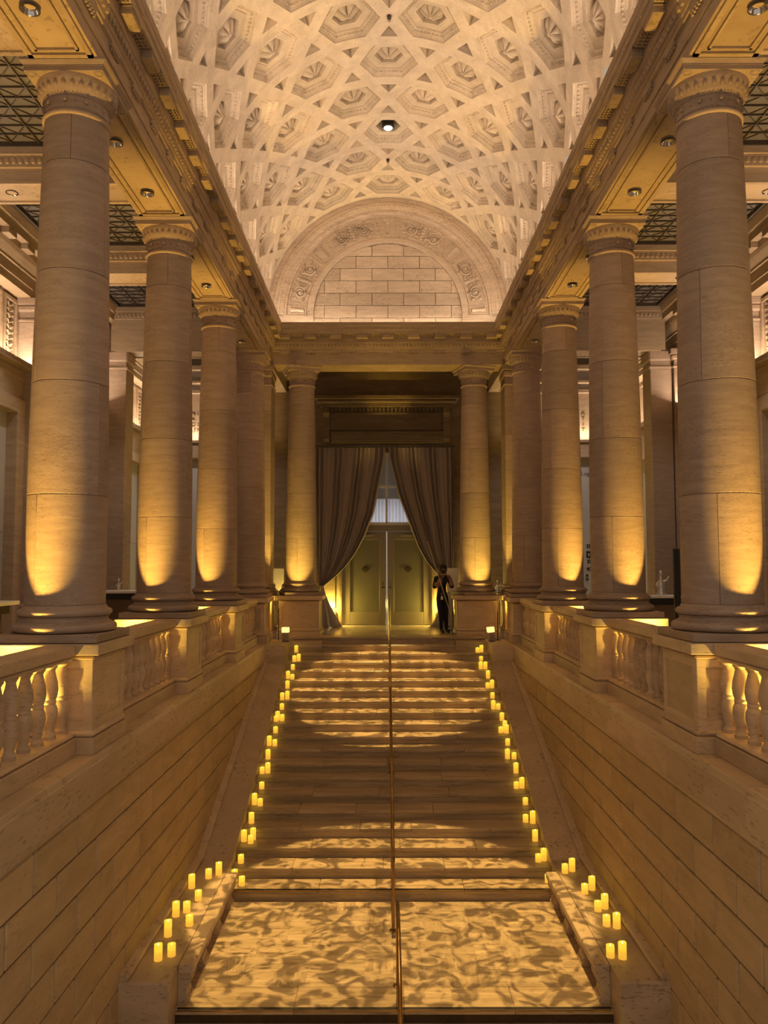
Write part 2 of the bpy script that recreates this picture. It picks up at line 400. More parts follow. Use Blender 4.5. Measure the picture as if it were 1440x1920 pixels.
def arcband(prof, n=64, z0=ZS, a0=0, a1=PI):
    """profile of (radius, y) swept round the arch"""
    mb = MB(); m = len(prof)
    for i in range(n+1):
        a = a0+(a1-a0)*i/n
        for r, y in prof: mb.v.append((r*math.cos(a), y, z0+r*math.sin(a)))
    for i in range(n):
        for q in range(m-1): mb.f.append((i*m+q, i*m+q+1, (i+1)*m+q+1, (i+1)*m+q))
    return mb
mk('arch_band', arcband([(1.80, YL+.06), (1.80, YL-.05), (1.84, YL-.055), (1.92, YL-.05), (1.95, YL-.02), (2.44, YL-.02), (2.46, YL-.05), (2.50, YL-.055), (2.52, YL-.09), (2.60, YL-.10), (2.62, YL-.12), (2.76, YL-.14), (2.80, YL-.10), (2.95, YL-.08)]), M_LUN, wend)
for sx in (-1, 1):
    mk('arch_foot', MB().box(sx*1.80, sx*2.95, YL-.05, YL+.06, 7.2, ZS), M_LUN, wend)
dent = MB()
for i in range(120):
    a = PI*(i+.5)/120; c, s_ = math.cos(a), math.sin(a)
    dent.ball((2.69*c, YL-.135, ZS+2.69*s_), .030, 5, 3)
    dent.ball((2.56*c, YL-.10, ZS+2.56*s_), .020, 5, 3)
mk('egg_and_dart', dent, M_LUN, wend, kind='stuff')
def polar(r, a, y): return (r*math.cos(a), y, ZS+r*math.sin(a))
def relief_panel(a0, a1, scroll):
    """raised frame plus carved scrolls, in polar coordinates on the arch"""
    am = (a0+a1)/2; r0, r1 = 1.99, 2.40; yb = YL-.02
    fr = MB(); path = [(r0, a0+(a1-a0)*i/10) for i in range(11)]+[(r1, a1-(a1-a0)*i/10) for i in range(11)]+[(r0, a0)]
    fr.tube([polar(r, a, yb-.008) for r, a in path], .018, 5)
    p = mk('relief_panel', fr, M_LUN, wend)
    cv = MB(); rm = (r0+r1)/2
    if scroll:
        for sg in (-1, 1):
            ac = am+sg*(a1-a0)*.27
            pts = []
            for i in range(34):
                t = i/33; rad = .155*(1-t*.88); th = t*4.4*PI*sg+PI/2
                pts.append(polar(rm+rad*math.sin(th), ac+rad*math.cos(th)/rm, yb-.016-.02*t))
            cv.tube(pts, [.030*(1-.5*i/33) for i in range(34)], 6)
            cv.ball(polar(rm, ac, yb-.03), .04, 6, 4)
            for q in range(6):
                th = q*PI/3+.4; a = ac+.155*math.cos(th)/rm; r = rm+.165*math.sin(th)
                cv.tube([polar(r, a, yb-.01), polar(r+.05*math.sin(th+.8), a+.06*math.cos(th+.8)/rm, yb-.03), polar(r+.07*math.sin(th+1.5), a+.09*math.cos(th+1.5)/rm, yb-.01)], [.03, .028, .008], 6)
        for q in range(5):
            r = r0+.06+q*.075
            cv.ball(polar(r, am, yb-.015), (.075-.008*abs(q-2), .03, .045), 7, 4)
            for sg in (-1, 1): cv.ball(polar(r+.03, am+sg*.045, yb-.015), (.04, .025, .03), 6, 4)
    else:
        cv.tube([polar(r0+.05, am, yb-.01), polar(rm, am, yb-.02), polar(r1-.05, am, yb-.01)], [.05, .035, .055], 7)
        cv.tube([polar(r1-.03, am-.05, yb-.01), polar(r1-.03, am+.05, yb-.01)], .022, 6)
    mk('carved_relief', cv, M_LUN, p, 50, kind='stuff')
D2 = R_
for a, b, sc in ((8, 38, True), (40.5, 49.5, False), (52, 82, True), (85, 95, False), (98, 128, True), (130.5, 139.5, False), (142, 172, True), (1, 6, False), (174, 179, False)):
    relief_panel(D2(a), D2(b), sc)

# ================================================================== entablatures
XCOR = 2.53
def side_profile(): 
    return [(3.47, 6.42), (2.80, 6.42), (2.80, 6.56), (2.785, 6.565), (2.785, 6.745), (2.755, 6.755), (2.755, 6.80), (2.74, 6.81), (2.735, 6.84), (2.70, 6.93), (2.685, 6.935), (2.685, 7.12), (2.56, 7.12), (2.555, 7.20), (2.545, 7.205), (2.545, 7.29), (2.535, 7.31), (XCOR, 7.39), (2.63, 7.39), (2.63, 7.28), (2.98, 7.28), (3.47, 7.28)]
MOD_P = 3.44/5
def mirrorpoly(P, sx): return [(p*sx, q) for p, q in P]
trims = {}
modm = MB().cbox(-.0, .125, -.14, .14, -.10, 0, .006).box(-.006, .0, -.14, .14, -.03, -.02).box(-.006, .0, -.14, .14, -.06, -.05)
modm.box(.0, .125, -.15, .15, -.022, -.012)
MODI = mx('modillion', modm, M_TRIM)
regm = MB().box(0, .03, -.13, .13, -.05, 0)
for q in range(5): regm.lathe([(.017, -.085), (.010, -.05)], .016, -.10+q*.05, 6)
REGU = mx('regula', regm, M_TRIM)
gm = MB()
for a in range(3):
    for b in range(6): gm.lathe([(.017, -.03), (.011, 0)], .03+a*.04, -.14+b*.056, 6)
GUTT = mx('guttae', gm, M_TRIM)
for n_, sx in ((1, -1), (2, 1)):
    t = struct('trim_%d' % n_, mx('entablature', MB().extr(mirrorpoly(side_profile(), sx), 'y', 0.5, 19.75), M_TRIM), 'carved stone entablature and cornice along the %s colonnade' % SIDE[sx])
    trims[sx] = t
    y = 18.72; 
    while y > 3:
        link('modillion', MODI, t, (sx*2.56, y, 7.12), None, (sx, 1, 1))
        link('regula', REGU, t, (sx*2.755, y, 6.755), None, (sx, 1, 1))
        link('guttae', GUTT, t, (sx*2.56, y-MOD_P/2, 7.12), None, (sx, 1, 1), kind='stuff')
        y -= MOD_P
    eg = MB(); y = 3.
    while y < 19.1:
        eg.ball((sx*2.715, y, 6.885), (.028, .036, .045), 5, 4); eg.ball((sx*2.548, y, 7.225), .016, 4, 3); eg.ball((sx*2.548, y+.045, 7.225), .016, 4, 3); y += .09
    mk('egg_and_dart', eg, M_TRIM, t, kind='stuff')
    # soffit frames with downlights between the columns
    for c0, c1 in zip([4.29]+ROWS, ROWS+[YE]):
        a, b = c0+.42, c1-.42
        if b-a < .3: continue
        fm = MB()
        for q, w in ((.0, .05), (.10, .025)):
            x0, x1 = 2.83+q, 3.44-q
            fm.box(sx*x0, sx*(x0+w), a+q, b-q, 6.395, 6.421).box(sx*(x1-w), sx*x1, a+q, b-q, 6.395, 6.421)
            fm.box(sx*x0, sx*x1, a+q, a+q+w, 6.395, 6.421).box(sx*x0, sx*x1, b-q-w, b-q, 6.395, 6.421)
        mk('soffit_frame', fm, M_TRIM, t)
# end entablature over the door columns
def end_profile():
    P = [(q-2.80+19.07-.0, z) for q, z in side_profile()]
    return P
YEA = 19.07
te = struct('trim_3', mx('end_entablature', MB().extr(end_profile(), 'x', -2.79, 2.79), M_TRIM), 'carved stone entablature spanning the doorway columns under the lunette')
x = -4*.62
while x < 2.5:
    link('modillion', MODI, te, (x, YEA-.24, 7.12), (0, 0, PI/2), (1, 1, 1))
    link('regula', REGU, te, (x, YEA-.045, 6.755), (0, 0, PI/2))
    link('guttae', GUTT, te, (x+.31, YEA-.24, 7.12), (0, 0, PI/2), kind='stuff')
    x += .62
eg = MB(); x = -2.7
while x < 2.7:
    eg.ball((x, YEA-.085, 6.885), (.036, .028, .045), 5, 4); eg.ball((x, YEA-.252, 7.225), .016, 4, 3); x += .09
mk('egg_and_dart', eg, M_TRIM, te, kind='stuff')
for x0, x1 in ((-2.78, -2.2), (-2.2, -1.55), (-1.55, -.02), (-.02, 1.5), (1.5, 2.2), (2.2, 2.78)):
    mk('fascia_stone', MB().cbox(x0+.003, x1-.003, YEA-.012, YEA+.05, 6.424, 6.742, .004), M_TRIM, te)

# ================================================================== columns
def col_r(z):
    t = (z-1.24)/(5.95-1.24)
    return .365 if t < .25 else .365-(.365-.302)*((t-.25)/.75)**1.25
ZB, ZT = 1.24, 5.93
joints = [1.24, 2.27, 3.34, 4.41, 5.48, 5.93]
def shaft_block(z0, z1, a0):
    mb = MB(); g = .006; prof = [(col_r(z0)-g, z0+.001), (col_r(z0), z0+g)]
    for i in range(1, 5): z = z0+(z1-z0)*i/5; prof.append((col_r(z), z))
    prof += [(col_r(z1), z1-g), (col_r(z1)-g, z1-.001)]
    da = .010
    mb.lathe(prof, n=24, a0=a0+da, a1=a0+PI-da)
    # side returns of the vertical joint
    for a, e in ((a0+da, a0-.0), (a0+PI-da, a0+PI)):
        b = len(mb.v)
        for r, z in prof: mb.v += [(r*math.cos(a), r*math.sin(a), z), ((r-.008)*math.cos(e), (r-.008)*math.sin(e), z)]
        for i in range(len(prof)-1): mb.f.append((b+2*i, b+2*i+1, b+2*i+3, b+2*i+2))
    return mx('shaft_block', mb, M_COL, 35)
SH = []
for i in range(5):
    a0 = [-.45, 1.2, -.75, 1.35, .2][i]-PI/2
    SH.append((shaft_block(joints[i], joints[i+1], a0), shaft_block(joints[i], joints[i+1], a0+PI)))
base_p = [(.40, .99)]
def torus(r, z, h, w, n=7): return [(r+w*math.cos(-PI/2+PI*i/n), z+h/2+h/2*math.sin(-PI/2+PI*i/n)) for i in range(n+1)]
base_prof = torus(.425, .992, .085, .048)+[(.425, 1.085), (.41, 1.09), (.395, 1.105), (.395, 1.12), (.41, 1.135)]+torus(.395, 1.14, .065, .034)+[(.39, 1.21), (.385, 1.212), (.38, 1.225), (.366, 1.241)]
PLINTH = mx('base_plinth', MB().cbox(-.470, .470, -.470, .470, .915, .99, .006), M_COL)
BASE = mx('base_moulding', MB().lathe(base_prof, n=48), M_COL, 30)
ring_prof = torus(.305, 5.925, .05, .022)
RING = mx('astragal', MB().lathe(ring_prof+[(.30, 5.98)], n=40), M_COL, 40)
cap_prof = [(.300, 5.975), (.300, 6.0), (.305, 6.01), (.302, 6.02), (.302, 6.11), (.312, 6.115), (.312, 6.13), (.322, 6.14), (.345, 6.18), (.368, 6.235), (.378, 6.27), (.380, 6.30)]
cap = MB().lathe(cap_prof, n=40)
for i in range(10):
    a = 2*PI*(i+.5)/10; cap.ball((.305*math.cos(a), .305*math.sin(a), 6.065), .026, 6, 4)
    a += PI/10; cap.ball((.303*math.cos(a), .303*math.sin(a), 6.065), .014, 5, 3)
for i in range(28):
    a = 2*PI*i/28; cap.ball((.352*math.cos(a), .352*math.sin(a), 6.21), (.026, .026, .04), 5, 4)
for i in range(56):
    a = 2*PI*i/56; cap.ball((.316*math.cos(a), .316*math.sin(a), 6.133), .011, 4, 3)
    a2 = a; cap.ball((.304*math.cos(a2), .304*math.sin(a2), 5.995), .010, 4, 3)
CAP = mx('capital', cap, M_COL, 40)
ab = MB().cbox(-.378, .378, -.378, .378, 6.30, 6.345, .004).extr([(-.382, -.382), (.382, -.382), (.382, .382), (-.382, .382)], 'z', 6.345, 6.36)
ab.add([(-.382,-.382,6.36),(.382,-.382,6.36),(.382,.382,6.36),(-.382,.382,6.36),(-.41,-.41,6.395),(.41,-.41,6.395),(.41,.41,6.395),(-.41,.41,6.395),(-.41,-.41,6.418),(.41,-.41,6.418),(.41,.41,6.418),(-.41,.41,6.418)],
       [(0,1,5,4),(1,2,6,5),(2,3,7,6),(3,0,4,7),(4,5,9,8),(5,6,10,9),(6,7,11,10),(7,4,8,11),(8,9,10,11)])
for sx in (-1, 1):
    for sy in (-1, 1): ab.tube([(sx*.325+.04*math.cos(t*PI/6), sy*.325+.04*math.sin(t*PI/6)*1., 6.298) for t in range(13)], .007, 5)
ABAC = mx('abacus', ab, M_COL)
def column(x, y, label, rot=0):
    t = link('column', None, loc=(x, y, 0), rot=(0, 0, rot), label=label, cat='column', group='unfluted travertine columns of the hall')
    for nm, me in (('base_plinth', PLINTH), ('base_moulding', BASE)): link(nm, me, t)
    for a, b in SH: link('shaft_block', a, t); link('shaft_block', b, t)
    link('astragal', RING, t); c = link('capital', CAP, t); link('abacus', ABAC, c)
    return t
RN = ['nearest', 'second nearest', 'third nearest', 'farthest and darkest']
for sx in (-1, 1):
    for k, y in enumerate(ROWS):
        column(sx*H, y, 'tan travertine column, %s of the %s colonnade beside the stairs' % (RN[k], SIDE[sx]), 0)
    column(sx*XD, YE, 'slender-looking travertine column on tall pedestal %s of the curtained doorway' % SIDE[sx], .3)
# square corner piers
for sx in (-1, 1):
    t = link('square_pier', None, loc=(sx*H, YE, 0), label='square stone pier glowing yellow at the back %s corner of the hall' % SIDE[sx], cat='pier')
    mk('pier_base', MB().cbox(-.42, .42, -.42, .42, .915, .99).cbox(-.40, .40, -.40, .40, .992, 1.07, .03).cbox(-.375, .375, -.375, .375, 1.09, 1.16, .02), M_COL, t)
    z = 1.16; i = 0
    while z < 5.92:
        z1 = min(z+.595, 5.925)
        if i % 2: mk('stone_block', MB().cbox(-.335, .335, -.335, .335, z, z1, .006), M_COL, t)
        else:
            mk('stone_block', MB().cbox(-.335, .03, -.335, .335, z, z1, .006), M_COL, t); mk('stone_block', MB().cbox(.032, .335, -.335, .335, z, z1, .006), M_COL, t)
        z = z1; i += 1
    mk('pier_capital', MB().cbox(-.36, .36, -.36, .36, 5.93, 5.97, .012).box(-.33, .33, -.33, .33, 5.97, 6.14).cbox(-.36, .36, -.36, .36, 6.14, 6.30, .03).cbox(-.40, .40, -.40, .40, 6.30, 6.418, .006), M_COL, t)
# ================================================================== pedestals
ZL = -.07
def pedestal(x, y, label, hb=.46, h=.44):
    t = link('pedestal', None, loc=(x, y, ZL), label=label, cat='pedestal', group='stone pedestals under the columns')
    d = .91-ZL
    mk('footing', MB().cbox(-hb, hb, -hb, hb, 0, .15, .004), M_BAL, t)
    mk('base_moulding', MB().cbox(-hb+.005, hb-.005, -hb+.005, hb-.005, .151, .21, .022), M_BAL, t)
    mk('die', MB().box(-h+.02, h-.02, -h+.02, h-.02, .21, d-.15), M_BAL, t)
    pm = MB()
    for ax in (0, 1):
        for sg in (-1, 1):
            e = .008
            def bx(u0, u1, z0, z1):
                if ax == 0: pm.box(u0, u1, sg*(h-.022), sg*(h-.022+e*2), z0, z1)
                else: pm.box(sg*(h-.022), sg*(h-.022+e*2), u0, u1, z0, z1)
            bx(-h+.012, -h+.09, .21, d-.15); bx(h-.09, h-.012, .21, d-.15); bx(-h+.09, h-.09, .21, .29); bx(-h+.09, h-.09, d-.22, d-.15)
    mk('panel_frame', pm, M_BAL, t)
    mk('cap', MB().cbox(-h-.005, h+.005, -h-.005, h+.005, d-.15, d-.115, .015).cbox(-hb-.05, hb+.05, -hb-.05, hb+.05, d-.10, d-.0, .008), M_BAL, t)
    return t
for sx in (-1, 1):
    for k, y in enumerate(ROWS): pedestal(sx*H, y, 'panelled stone pedestal under the %s column of the %s colonnade' % (RN[k], SIDE[sx]))
    pedestal(sx*XD, YE, 'broad panelled stone pedestal at top of stairs %s of the doorway' % SIDE[sx], .51, .48)
    pedestal(sx*H, YE, 'stone pedestal under the square pier in the back %s corner' % SIDE[sx], .42, .40)
# ================================================================== balustrades
bp = [(.055, .0), (.055, .03), (.048, .035), (.042, .05), (.036, .06), (.040, .10), (.058, .16), (.066, .21), (.062, .26), (.050, .29), (.046, .295), (.050, .300), (.050, .325), (.046, .33), (.048, .335), (.060, .37), (.066, .42), (.060, .48), (.045, .54), (.036, .58), (.040, .59), (.048, .605), (.055, .61), (.055, .64)]
BALU = mx('baluster', MB().lathe(bp, n=14), M_BAL, 40)
HBAL = mx('half_baluster', MB().lathe(bp, n=8, a0=0, a1=PI), M_BAL, 40)
XB = 2.965
def balustrade(sx, y0, y1, n, label):
    t = link('balustrade', None, loc=(sx*XB, (y0+y1)/2, ZL), label=label, cat='balustrade', group='stone balustrades between the pedestals')
    L = (y1-y0)/2
    mk('base_course', MB().cbox(-.135, .16, -L, L, 0, .15, .004), M_BAL, t) if sx > 0 else mk('base_course', MB().cbox(-.16, .135, -L, L, 0, .15, .004), M_BAL, t)
    mk('base_moulding', MB().cbox(-.125, .125, -L, L, .15, .195, .02), M_BAL, t)
    mk('handrail', MB().cbox(-.115, .115, -L+.05, L-.05, .835, .875, .012).cbox(-.135, .135, -L+.05, L-.05, .878, .975, .012), M_BAL, t)
    for i in range(1, n): link('baluster', BALU, t, (0, -L+i*2*L/n, .195))
    link('half_baluster', HBAL, t, (0, -L, .195)); link('half_baluster', HBAL, t, (0, L, .195), (0, 0, PI))
    return t
ys = [4.29]+ROWS
for sx in (-1, 1):
    for k in range(4):
        balustrade(sx, ys[k]+.467 if k else 4.3, ys[k+1]-.467, 11 if k else 12, 'stone balustrade on the %s, %s' % (SIDE[sx], ['cut off by the photo edge before the nearest pedestal', 'between the nearest and second nearest columns', 'between the second and third nearest columns', 'between the third nearest and the dark farthest column'][k]))
    balustrade(sx, ROWS[3]+.467, YE-.437, 2, 'short stone balustrade on the %s before the square corner pier' % SIDE[sx])

# ================================================================== stairs
SD0, ST, SR, SW = 18.3627, .3925, .1395, 2.18
stair = struct('staircase', None, 'wide travertine staircase of low steps rising to the doorway')
NM = M_STEP
def step(i, y0, y1, z, strip=False):
    body = MB().box(-SW, SW, y0+.02, y1+.05, z-.50, z-.05)
    st = mk('step', body, M_STEP, stair)
    rnd = random.Random(i*13+5); cuts = [-SW]
    while cuts[-1] < SW-.9: cuts.append(min(SW, cuts[-1]+rnd.uniform(.75, 1.35)))
    cuts[-1] = SW
    for a, b in zip(cuts, cuts[1:]): mk('tread_slab', MB().cbox(a+.0015, b-.0015, y0, y1+.025, z-.052, z, .006), M_STEP, st)
    if strip:
        mk('nosing_strip', MB().box(-SW+.02, SW-.02, y0+.005, y0+.045, z-.004, z+.004), M_BLACK, st)  # thin black line along the front edge of the tread
        mk('nosing_edge', MB().box(-SW+.02, SW-.02, y0-.006, y0+.0015, z-.016, z-.003), M_BRASS, st)
ZLAND = -20*SR; YLF, YLB = 8.308, SD0-19*ST
for i in range(0, 20):
    y0 = SD0-i*ST; step(i, y0, y0+ST if i else y0+.6, -i*SR, i == 19)
for q in range(1, 9):
    step(40+q, YLF-q*ST, YLF-(q-1)*ST, ZLAND-q*SR)
land = mk('landing', MB().box(-2.2, 2.2, YLF+.02, YLB+.05, ZLAND-.3, ZLAND-.03), M_DARK, stair)
nx, ny = 14, 7; tw = tl = 2*SW/nx; YFB = YLB+.02-7*tl-YLF
TILE = mx('floor_tile', MB().cbox(-tw/2+.0003, tw/2-.0003, -tl/2+.0003, tl/2-.0003, -.03, 0, .0007), M_TILE)
for i in range(nx):
    for j in range(ny):
        r = random.choice((0, 0, 0, 1)); rot = (0, 0, PI*random.choice((0, 1)))
        if r and abs(tw-tl) < .05: rot = (0, 0, PI/2)
        link('floor_tile', TILE, land, (-SW+(i+.5)*tw, YLF+YFB+(j+.5)*tl, ZLAND), rot)
cuts = [-SW, -1.0, .1, 1.2, SW]
for a, b in zip(cuts, cuts[1:]): mk('floor_tile', MB().cbox(a+.001, b-.001, YLF, YLF+YFB-.001, ZLAND-.052, ZLAND, .005), M_STEP, land)
mk('nosing_strip', MB().box(-SW+.02, SW-.02, YLF+.005, YLF+.04, ZLAND-.004, ZLAND+.004), M_BLACK, land)  # same black line along the landing's front edge
mk('nosing_edge', MB().box(-SW+.02, SW-.02, YLF-.006, YLF+.0015, ZLAND-.016, ZLAND-.003), M_BRASS, land)
# blocks flanking the top two steps
for sx in (-1, 1):
    struct('trim_%d' % (4 if sx < 0 else 5), mx('top_block', MB().cbox(sx*1.48, sx*2.19, SD0-ST-.01, 19.95, -.30, ZL, .006), M_STEP), 'low stone block on the %s flanking the two topmost steps' % SIDE[sx])
# upper floor
fl = struct('floor', mx('floor', MB().box(-1.479, 1.479, SD0+.5, 22.4, -.3, -.002).box(-6.8, -2.84, 2.5, 22.4, -.3, -.002).box(2.84, 6.8, 2.5, 22.4, -.3, -.002).box(-2.9, -1.55, 19.92, 22.4, -.3, -.002).box(1.55, 2.9, 19.92, 22.4, -.3, -.002), M_FLOOR), 'polished stone floor of the upper level')
def slab(x0, x1, y0, y1): mk('floor_slab', MB().cbox(x0+.001, x1-.001, y0+.001, y1-.001, -.03, 0, .002), M_FLOOR, fl)
for i in range(5):
    for j in range(4): slab(-1.48+i*.592, -1.48+(i+1)*.592, 18.97+j*.77, 18.97+(j+1)*.77)
for sx in (-1, 1):
    for i in range(4):
        for j in range(14):
            x0, x1 = sorted((sx*(3.27+i*.85), sx*(3.27+(i+1)*.85))); slab(x0, x1, 3+j*1.35, 3+(j+1)*1.35)
# ================================================================== stairwell walls
for sx in (-1, 1):
    w = struct('wall_%s' % SIDE[sx], mx('wall_backing', MB().box(sx*2.70, sx*3.1, 2.0, 19.0, -4.6, -.35), M_DARK), 'stairwell wall of tan stone blocks on the %s' % SIDE[sx])
    ch, bl = .33, .87
    for r in range(12):
        z1 = -.49-r*ch; z0 = z1-ch; y = 2.6+(.435 if r % 2 else 0)+.0
        ph = 6.08+(0 if r % 2 == 0 else .435)
        y = ph-4*bl
        while y < 17.6:
            # only blocks that rise above the curb or show below it
            curbz = -.43+(y-17.2)*(1.97/5.9) if y > 11.3 else (-2.41 if y > 8.06 else -2.9)
            if z1 > curbz-.35 and y+bl > 2.4 and z0 > -4.4:
                mk('stone_block', MB().cbox(sx*2.662, sx*2.72, y+.012, min(y+bl, 17.9)-.012, z0+.007, z1-.007, .012), M_WALL, w)
            y += bl
    mk('ledge_moulding', MB().extr(mirrorpoly([(2.80, -.49), (2.668, -.49), (2.662, -.475), (2.648, -.46), (2.632, -.44), (2.628, -.41), (2.80, -.41)], sx), 'y', 2., 18.), M_COPE, w)
    y = 2.0; i = 0
    while y < 18.0:
        y1 = min(18.4, y+[1.9, 2.3, 1.7, 2.1][i % 4])
        P = [(2.62, -.409), (2.62, -.125), (2.632, -.118), (2.645, -.075), (2.655, ZL), (3.2, ZL), (3.2, -.409)]
        mk('coping_stone', MB().extr(mirrorpoly(P, sx), 'y', y+.001, y1-.001), M_COPE, w); y = y1; i += 1
# sloped curbs
for sx in (-1, 1):
    cb = struct('trim_%d' % (6 if sx < 0 else 7), None, 'sloped stone curb along the %s edge of the stairs' % SIDE[sx])
    def seg(P, nm='curb_stone'): mk(nm, MB().extr(P, 'x', sx*2.18, sx*2.665), M_COPE, cb)
    sl = (2.41-.43)/(17.2-11.3)
    seg([(17.2, -.43), (17.2, ZL-.05), (17.21, ZL), (18.6, ZL), (18.6, -1.2), (17.2, -1.2)])
    ybs = [17.2, 14.6, 11.3]
    for a, b in zip(ybs, ybs[1:]):
        za, zb = -.43-(17.2-a)*sl, -.43-(17.2-b)*sl
        seg([(a-.001, za), (b+.001, zb), (b+.001, zb-.8), (a-.001, za-.8)])
    seg([(11.299, -2.41), (9.7, -2.41), (9.7, -3.2), (11.299, -3.2)]); seg([(9.698, -2.41), (8.08, -2.41), (8.06, -2.43), (8.06, -3.3), (9.698, -3.3)])
    seg([(8.058, -2.86), (7.55, -2.86), (3.5, -2.86-4.05*sl), (3.5, -5.2), (8.058, -5.2)])
    # roll moulding against the wall
    pts = [(18.0, -.40), (17.2, -.40), (11.3, -2.38), (8.09, -2.38)]
    mb = MB()
    for (ya, za), (yb, zb) in zip(pts[1:], pts[2:]):
        mb.extr([(ya, za+.035), (yb, zb+.035), (yb, zb-.06), (ya, za-.06)], 'x', sx*2.585, sx*2.668)
        mb.tube([(sx*2.588, ya, za+.012), (sx*2.588, yb, zb+.012)], .024, 8)
        mb.ball((sx*2.588, yb, zb+.012), .024, 8, 6)
    mk('wall_moulding', mb, M_COPE, cb)
# ================================================================== benches
def bench(sx):
    t = link('stone_bench', None, loc=(sx*2.10, 9.65, ZLAND), label='long stone bench carrying candles on the %s of the landing' % SIDE[sx], cat='bench')
    hgt = -2.41-ZLAND
    a, b = sx*-.075, sx*.078
    mk('seat_slab', MB().cbox(min(a, b), max(a, b), -1.24, 1.24, hgt-.085, hgt, .010), M_COPE, t)
    for yy in (-1.12, -.38, .38, 1.10):
        P = [(.078, 0), (-.03, 0), (-.035, .03), (-.01, .06), (.0, .11), (-.02, .16), (-.05, .21), (-.06, .25), (-.045, hgt-.086), (.078, hgt-.086)]
        mk('bracket', MB().extr(mirrorpoly(P, sx), 'y', yy-.11, yy+.11), M_COPE, t)
for sx in (-1, 1): bench(sx)
# ================================================================== handrails
def rail(name, pts, posts, label):
    t = link('handrail', None, loc=posts[0], label=label, cat='handrail')
    o = Vector(posts[0])
    mk('rail', MB().tube([Vector(p)-o for p in pts], .022, 10), M_BRASS, t, 50)
    for p in posts:
        q = Vector(p)-o; top = p[3] if len(p) > 3 else .82
        mk('post', MB().tube([q, q+Vector((0, 0, top))], .017, 8), M_BRASS, t, 50)
        mk('foot_flange', MB().lathe([(.05, 0), (.05, .008), (.025, .018)], q.x, q.y, 12), M_BRASS, t, 40) if q.z == 0 else mk('foot_flange', MB().add([(v[0], v[1], v[2]+q.z) for v in MB().lathe([(.05, 0), (.05, .008), (.025, .018)], q.x, q.y, 12).v], MB().lathe([(.05, 0), (.05, .008), (.025, .018)], q.x, q.y, 12).f), M_BRASS, t, 40)
XR = .012; hr = .82
def zstair(y): return -(SD0-y)/ST*SR
rail('a', [(XR, 18.62, hr), (XR, 18.36, hr-.0)]+[(XR, y, zstair(y)+hr+.03) for y in (18.0, 14.5, 10.9)]+[(XR, 10.05, -1.94), (XR, 10.05, -1.99)],
     [Vector((XR, 10.05, ZLAND)), Vector((XR, 13.5+.1, -13*SR+.0)), Vector((XR, 16.7, -5*SR)), Vector((XR, 18.62, 0))], 'brass handrail down the middle of the upper stair flight')
rail('b', [(XR+.03, 8.78, ZLAND+.80), (XR+.03, 8.76, ZLAND+.84), (XR+.03, 8.1, ZLAND+.82)]+[(XR+.03, y, ZLAND-(8.1-y)*.355+.82) for y in (6.5, 5.2)],
     [Vector((XR+.03, 8.76, ZLAND)), Vector((XR+.03, 5.4, ZLAND-8*SR))], 'brass handrail starting on the landing and running down toward the camera')

# ================================================================== candles
wx = MB().lathe([(.041, 0), (.042, .004), (.042, .95), (.0415, .985), (.038, 1.0), (.033, .985), (.030, .93), (.004, .90)], n=20)
for i in range(20):   # wavy melted rim
    a = 2*PI*i/20; dz = .03*math.sin(2*a+.7)
    for j in (3, 4, 5): x, y, z = wx.v[j*20+i]; wx.v[j*20+i] = (x, y, z+dz*.6-.02)
CAND = mx('candle', wx, M_WAX, 50)
FLM = mx('flame', MB().lathe([(.001, .0), (.006, .05), (.004, .10), (.0005, .15)], n=8), M_FLAME, 50)
LS = [(2,-2.03,17.834,.149),(3,-2.008,17.271,.13),(3,-1.925,17.365,.153),(4,-2.014,17.05,.111),(5,-2.075,16.723,.154),(5,-1.974,16.627,.102),(6,-2.038,16.33,.151),(7,-2.075,15.80,.137),(7,-1.981,15.849,.161),(8,-2.047,15.545,.112),(9,-2.085,15.22,.165),(9,-2.097,15.10,.102),(9,-1.991,15.153,.118),(10,-2.06,14.76,.112),(11,-2.116,14.368,.170),(11,-2.015,14.34,.111),(12,-2.08,13.975,.162),(13,-2.028,13.60,.17),(13,-2.117,13.566,.108),(14,-2.063,13.175,.106),(15,-2.118,12.798,.172),(15,-2.02,12.738,.109),(16,-2.087,12.336,.159),(17,-2.132,11.964,.16),(17,-2.012,12.033,.167),(17,-2.02,11.874,.114),(18,-2.092,11.496,.116),(19,-2.128,11.221,.153),(19,-2.002,11.067,.12)]
RS = [(2,2.03,17.82,.152),(2,1.93,17.70,.11),(3,1.977,17.45,.09),(4,1.928,17.115,.158),(4,2.022,17.09,.155),(5,2.029,16.723,.159),(6,2.06,16.34,.161),(6,1.970,16.33,.106),(7,2.013,15.938,.113),(8,1.975,15.545,.165),(8,2.066,15.53,.106),(9,2.08,15.153,.145),(10,2.085,14.82,.20),(10,2.095,14.70,.149),(10,1.998,14.74,.108),(11,2.064,14.368,.113),(12,1.999,13.975,.165),(12,2.109,13.96,.107),(13,2.078,13.583,.166),(14,2.015,13.17,.105),(14,2.11,13.20,.166),(15,2.091,12.783,.104),(16,2.02,12.373,.111),(16,2.118,12.318,.18),(17,2.084,11.958,.159),(18,2.047,11.531,.105),(18,2.132,11.581,.164),(19,2.103,11.152,.11)]
BL = [(-2.255,10.784,.164),(-2.364,10.677,.119),(-2.506,10.361,.169),(-2.338,9.991,.119),(-2.493,9.546,.167),(-2.395,9.655,.122),(-2.279,9.303,.12),(-2.45,9.046,.174),(-2.407,8.513,.165),(-2.295,8.606,.125)]
BR = [(2.266,10.841,.116),(2.374,10.904,.164),(2.36,10.174,.118),(2.478,10.29,.165),(2.389,9.673,.116),(2.489,9.745,.166),(2.383,9.286,.119),(2.482,9.233,.163),(2.225,8.567,.125),(2.340,8.534,.168)]
